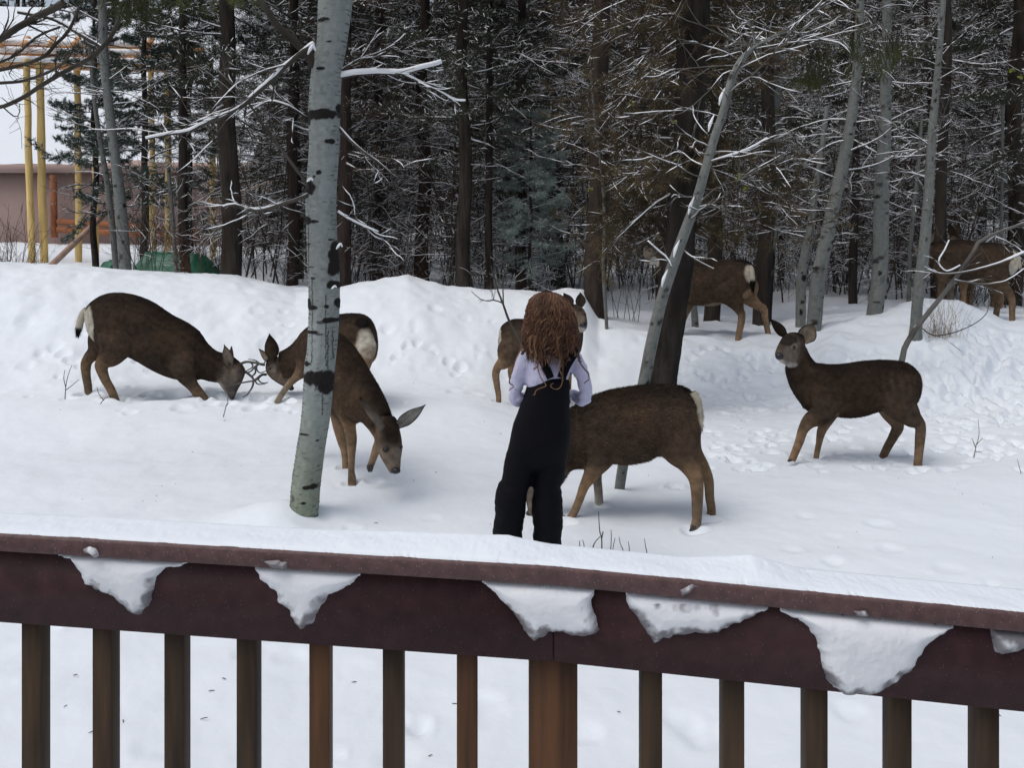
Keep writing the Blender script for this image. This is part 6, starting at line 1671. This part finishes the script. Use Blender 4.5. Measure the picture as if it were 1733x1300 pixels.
# hair: a full shape of curly strands
def hair():
    mb = MB(); g = random.Random(12)
    HC = [np.array([.120, .048, .021]), np.array([.075, .030, .014]), np.array([.24, .130, .065]), np.array([.042, .018, .010])]
    cx, cy = U(929, 520, D).x, D + .005
    ztop = zat(494.5, D)
    # halfwidth and back depth of the mass at each row of the photo
    rows = [494, 500, 510, 525, 545, 560, 575, 588, 600]
    hw = [.028, .058, .082, .098, .112, .117, .119, .116, .105]
    cu = [926, 927, 928, 930, 931, 931, 930, 930, 929]
    dp = [.01, .055, .082, .105, .120, .128, .135, .140, .150]
    # under volume
    zz = np.linspace(0, len(rows) - 2.9, 40); R_ = cr(np.array([rows, hw, cu, dp]).T, zz)
    V = []; nseg = 30
    for (r_, h_, c_, d_) in R_:
        for j in range(nseg):
            a = 2 * math.pi * j / nseg
            V.append((U(c_, r_, D).x + .9 * h_ * math.cos(a), cy + (.88 * d_ * math.sin(a) if math.sin(a) < 0 else .07 * math.sin(a)), zat(r_, D)))
    Q = [(i * nseg + j, i * nseg + (j + 1) % nseg, (i + 1) * nseg + (j + 1) % nseg, (i + 1) * nseg + j) for i in range(39) for j in range(nseg)]
    mb.add(V, Q, None, np.array([.060, .021, .009]))
    ns_ = 3400
    for k in range(ns_):
        a0 = g.uniform(math.pi * -1.08, math.pi * .08)      # back half and sides (camera side is -y)
        end = g.uniform(562, 586)
        if g.random() < .10: end = g.uniform(588, 615)
        rr_ = g.uniform(.90, 1.05); amp = g.uniform(.002, .009); fr = g.uniform(50, 130); ph = g.uniform(0, 6.28)
        n = 18; pts_ = []
        lift = g.uniform(-.01, .012)
        st = g.uniform(0, 6) if g.random() < .75 else g.uniform(0, 50)
        da = g.uniform(-.35, .35)
        for i in range(n):
            v = 495 + st + (end - 495 - st) * (i / (n - 1)) ** 1.25
            h_ = np.interp(v, rows, hw); d_ = np.interp(v, rows, dp); c_ = np.interp(v, rows, cu)
            if v > 600: h_ *= 1 - (v - 600) * .006
            a = a0 + da * (i / n) + amp * 12 * math.sin(v * .12 + ph)
            w = amp * (.3 + i / n * 1.3)
            x = U(c_, v, D).x + h_ * rr_ * math.cos(a) + w * math.sin(fr * v * K + ph)
            y = cy + (d_ * rr_ * math.sin(a) if math.sin(a) < 0 else .06 * math.sin(a)) + w * math.cos(fr * v * K + ph)
            pts_.append((x, y - .004, zat(v, D) + lift * math.sin(i / n * 3)))
        c = HC[g.choice([0, 0, 1, 2, 3, 1])] * g.uniform(.7, 1.25)
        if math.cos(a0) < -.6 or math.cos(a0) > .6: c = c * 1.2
        P_ = np.array(pts_); r0 = g.uniform(.0008, .0018)
        tube(mb, P_, [r0 * .8] + [r0] * (n - 2) + [r0 * .4], 3, c, sm=False, cap=False)
    # hanging curly locks
    def lock(path, wid, nst, curl, c0, fr=26):
        P = cr(np.array([tuple(U(*p)) for p in path]), np.linspace(0, len(path) - 1, 44)); L = np.linspace(0, 1, 44)
        for s_ in range(nst):
            ph = g.uniform(0, 1.2) if curl else g.uniform(0, 6.28); r_ = wid * g.uniform(.2, 1); off = rv(g, wid * .5)
            X = P + off * (1 - L[:, None] * .6)
            X[:, 0] += curl * L * np.sin(L * fr + ph) + r_ * .3 * np.sin(L * 17 + ph * 3); X[:, 1] += -.006 + curl * L * np.cos(L * fr + ph)
            rad_ = .0010
            tube(mb, X, [rad_] * 40 + [rad_ * .8, rad_ * .6, rad_ * .4, rad_ * .2], 3, c0 * g.uniform(.6, 1.3), sm=False, cap=False)
    f_ = D - .128
    lock([(918, 580, f_), (914, 600, f_), (910, 622, f_), (916, 640, f_ - .01), (924, 652, f_ - .01), (914, 657, f_ - .015), (906, 662, f_ - .015), (905, 668, f_ - .015), (901, 668, f_ - .015)], .004, 12, .0016, HC[2] * .8)
    lock([(950, 580, f_), (950, 600, f_), (952, 625, f_), (952, 645, f_ - .01), (946, 657, f_ - .02), (937, 658, f_ - .02), (932, 653, f_ - .02), (936, 648, f_ - .02)], .004, 12, .0016, HC[2] * .8)
    for (u0, u1, v1, n_) in ((906, 908, 632, 26), (914, 918, 640, 26), (924, 922, 600, 20), (930, 932, 596, 18), (944, 948, 640, 26), (952, 953, 652, 20), (960, 962, 616, 18), (972, 974, 606, 26), (978, 980, 618, 16), (898, 900, 596, 12), (890, 884, 600, 16), (935, 936, 598, 16), (910, 914, 618, 20), (940, 944, 612, 20)):
        lock([(u0, 568, f_), (u0 + g.uniform(-2, 2), 590, f_ - .004), (u1, (590 + v1) / 2 + 4, f_ - .006), (u1 + g.uniform(-3, 3), v1 - 6, f_ - .004)], .007, n_ * 2 // 3, .0065, HC[g.choice([0, 1, 2, 1])] * .9, g.uniform(12, 24))
    lock([(884, 585, D - .04), (872, 612, D - .05), (866, 630, D - .06), (862, 645, D - .06), (868, 655, D - .06), (860, 662, D - .06)], .006, 5, .004, HC[2])
    lock([(976, 600, D - .08), (984, 618, D - .1), (994, 630, D - .1), (996, 640, D - .1), (988, 650, D - .1)], .005, 6, .003, HC[0])
    # loose flyaway hairs
    for k in range(420):
        a = g.uniform(0, 6.28); v = g.uniform(496, 580); c_ = np.interp(v, rows, cu); h_ = np.interp(v, rows, hw); s_ = g.choice((-1, 1))
        x = U(c_, v, D).x + s_ * h_ * .98; z = zat(v, D)
        tube(mb, [(x, cy - .02, z), (x + s_ * g.uniform(.004, .014), cy - .02, z - .018), (x + s_ * g.uniform(-.004, .018), cy - .03, z - g.uniform(.03, .06))], [.0012, .001, .0006], 3, HC[2], cap=False)
    mb.build('hair', M['hair'], girl)
hair()
reorigin(girl, (U(892, 990, D).x, D, 0))

# ------------------------------------------------------------------ labels: tell alike neighbours apart by their order
ORD = ['first', 'second', 'third', 'fourth', 'fifth', 'sixth', 'seventh', 'eighth', 'ninth', 'tenth', 'eleventh', 'twelfth', 'thirteenth', 'fourteenth']
byl = {}
for o in C.objects:
    if o.parent is None and 'group' in o and o['group'].split()[0] in ('conifers', 'tangled', 'bare'):
        byl.setdefault(o['label'], []).append(o)
for lab, os_ in byl.items():
    if len(os_) > 1:
        os_.sort(key=lambda o: o.location.x / o.location.y)
        for i, o in enumerate(os_):
            if i < len(ORD): o['label'] = lab + ', ' + ORD[i] + ' from left'
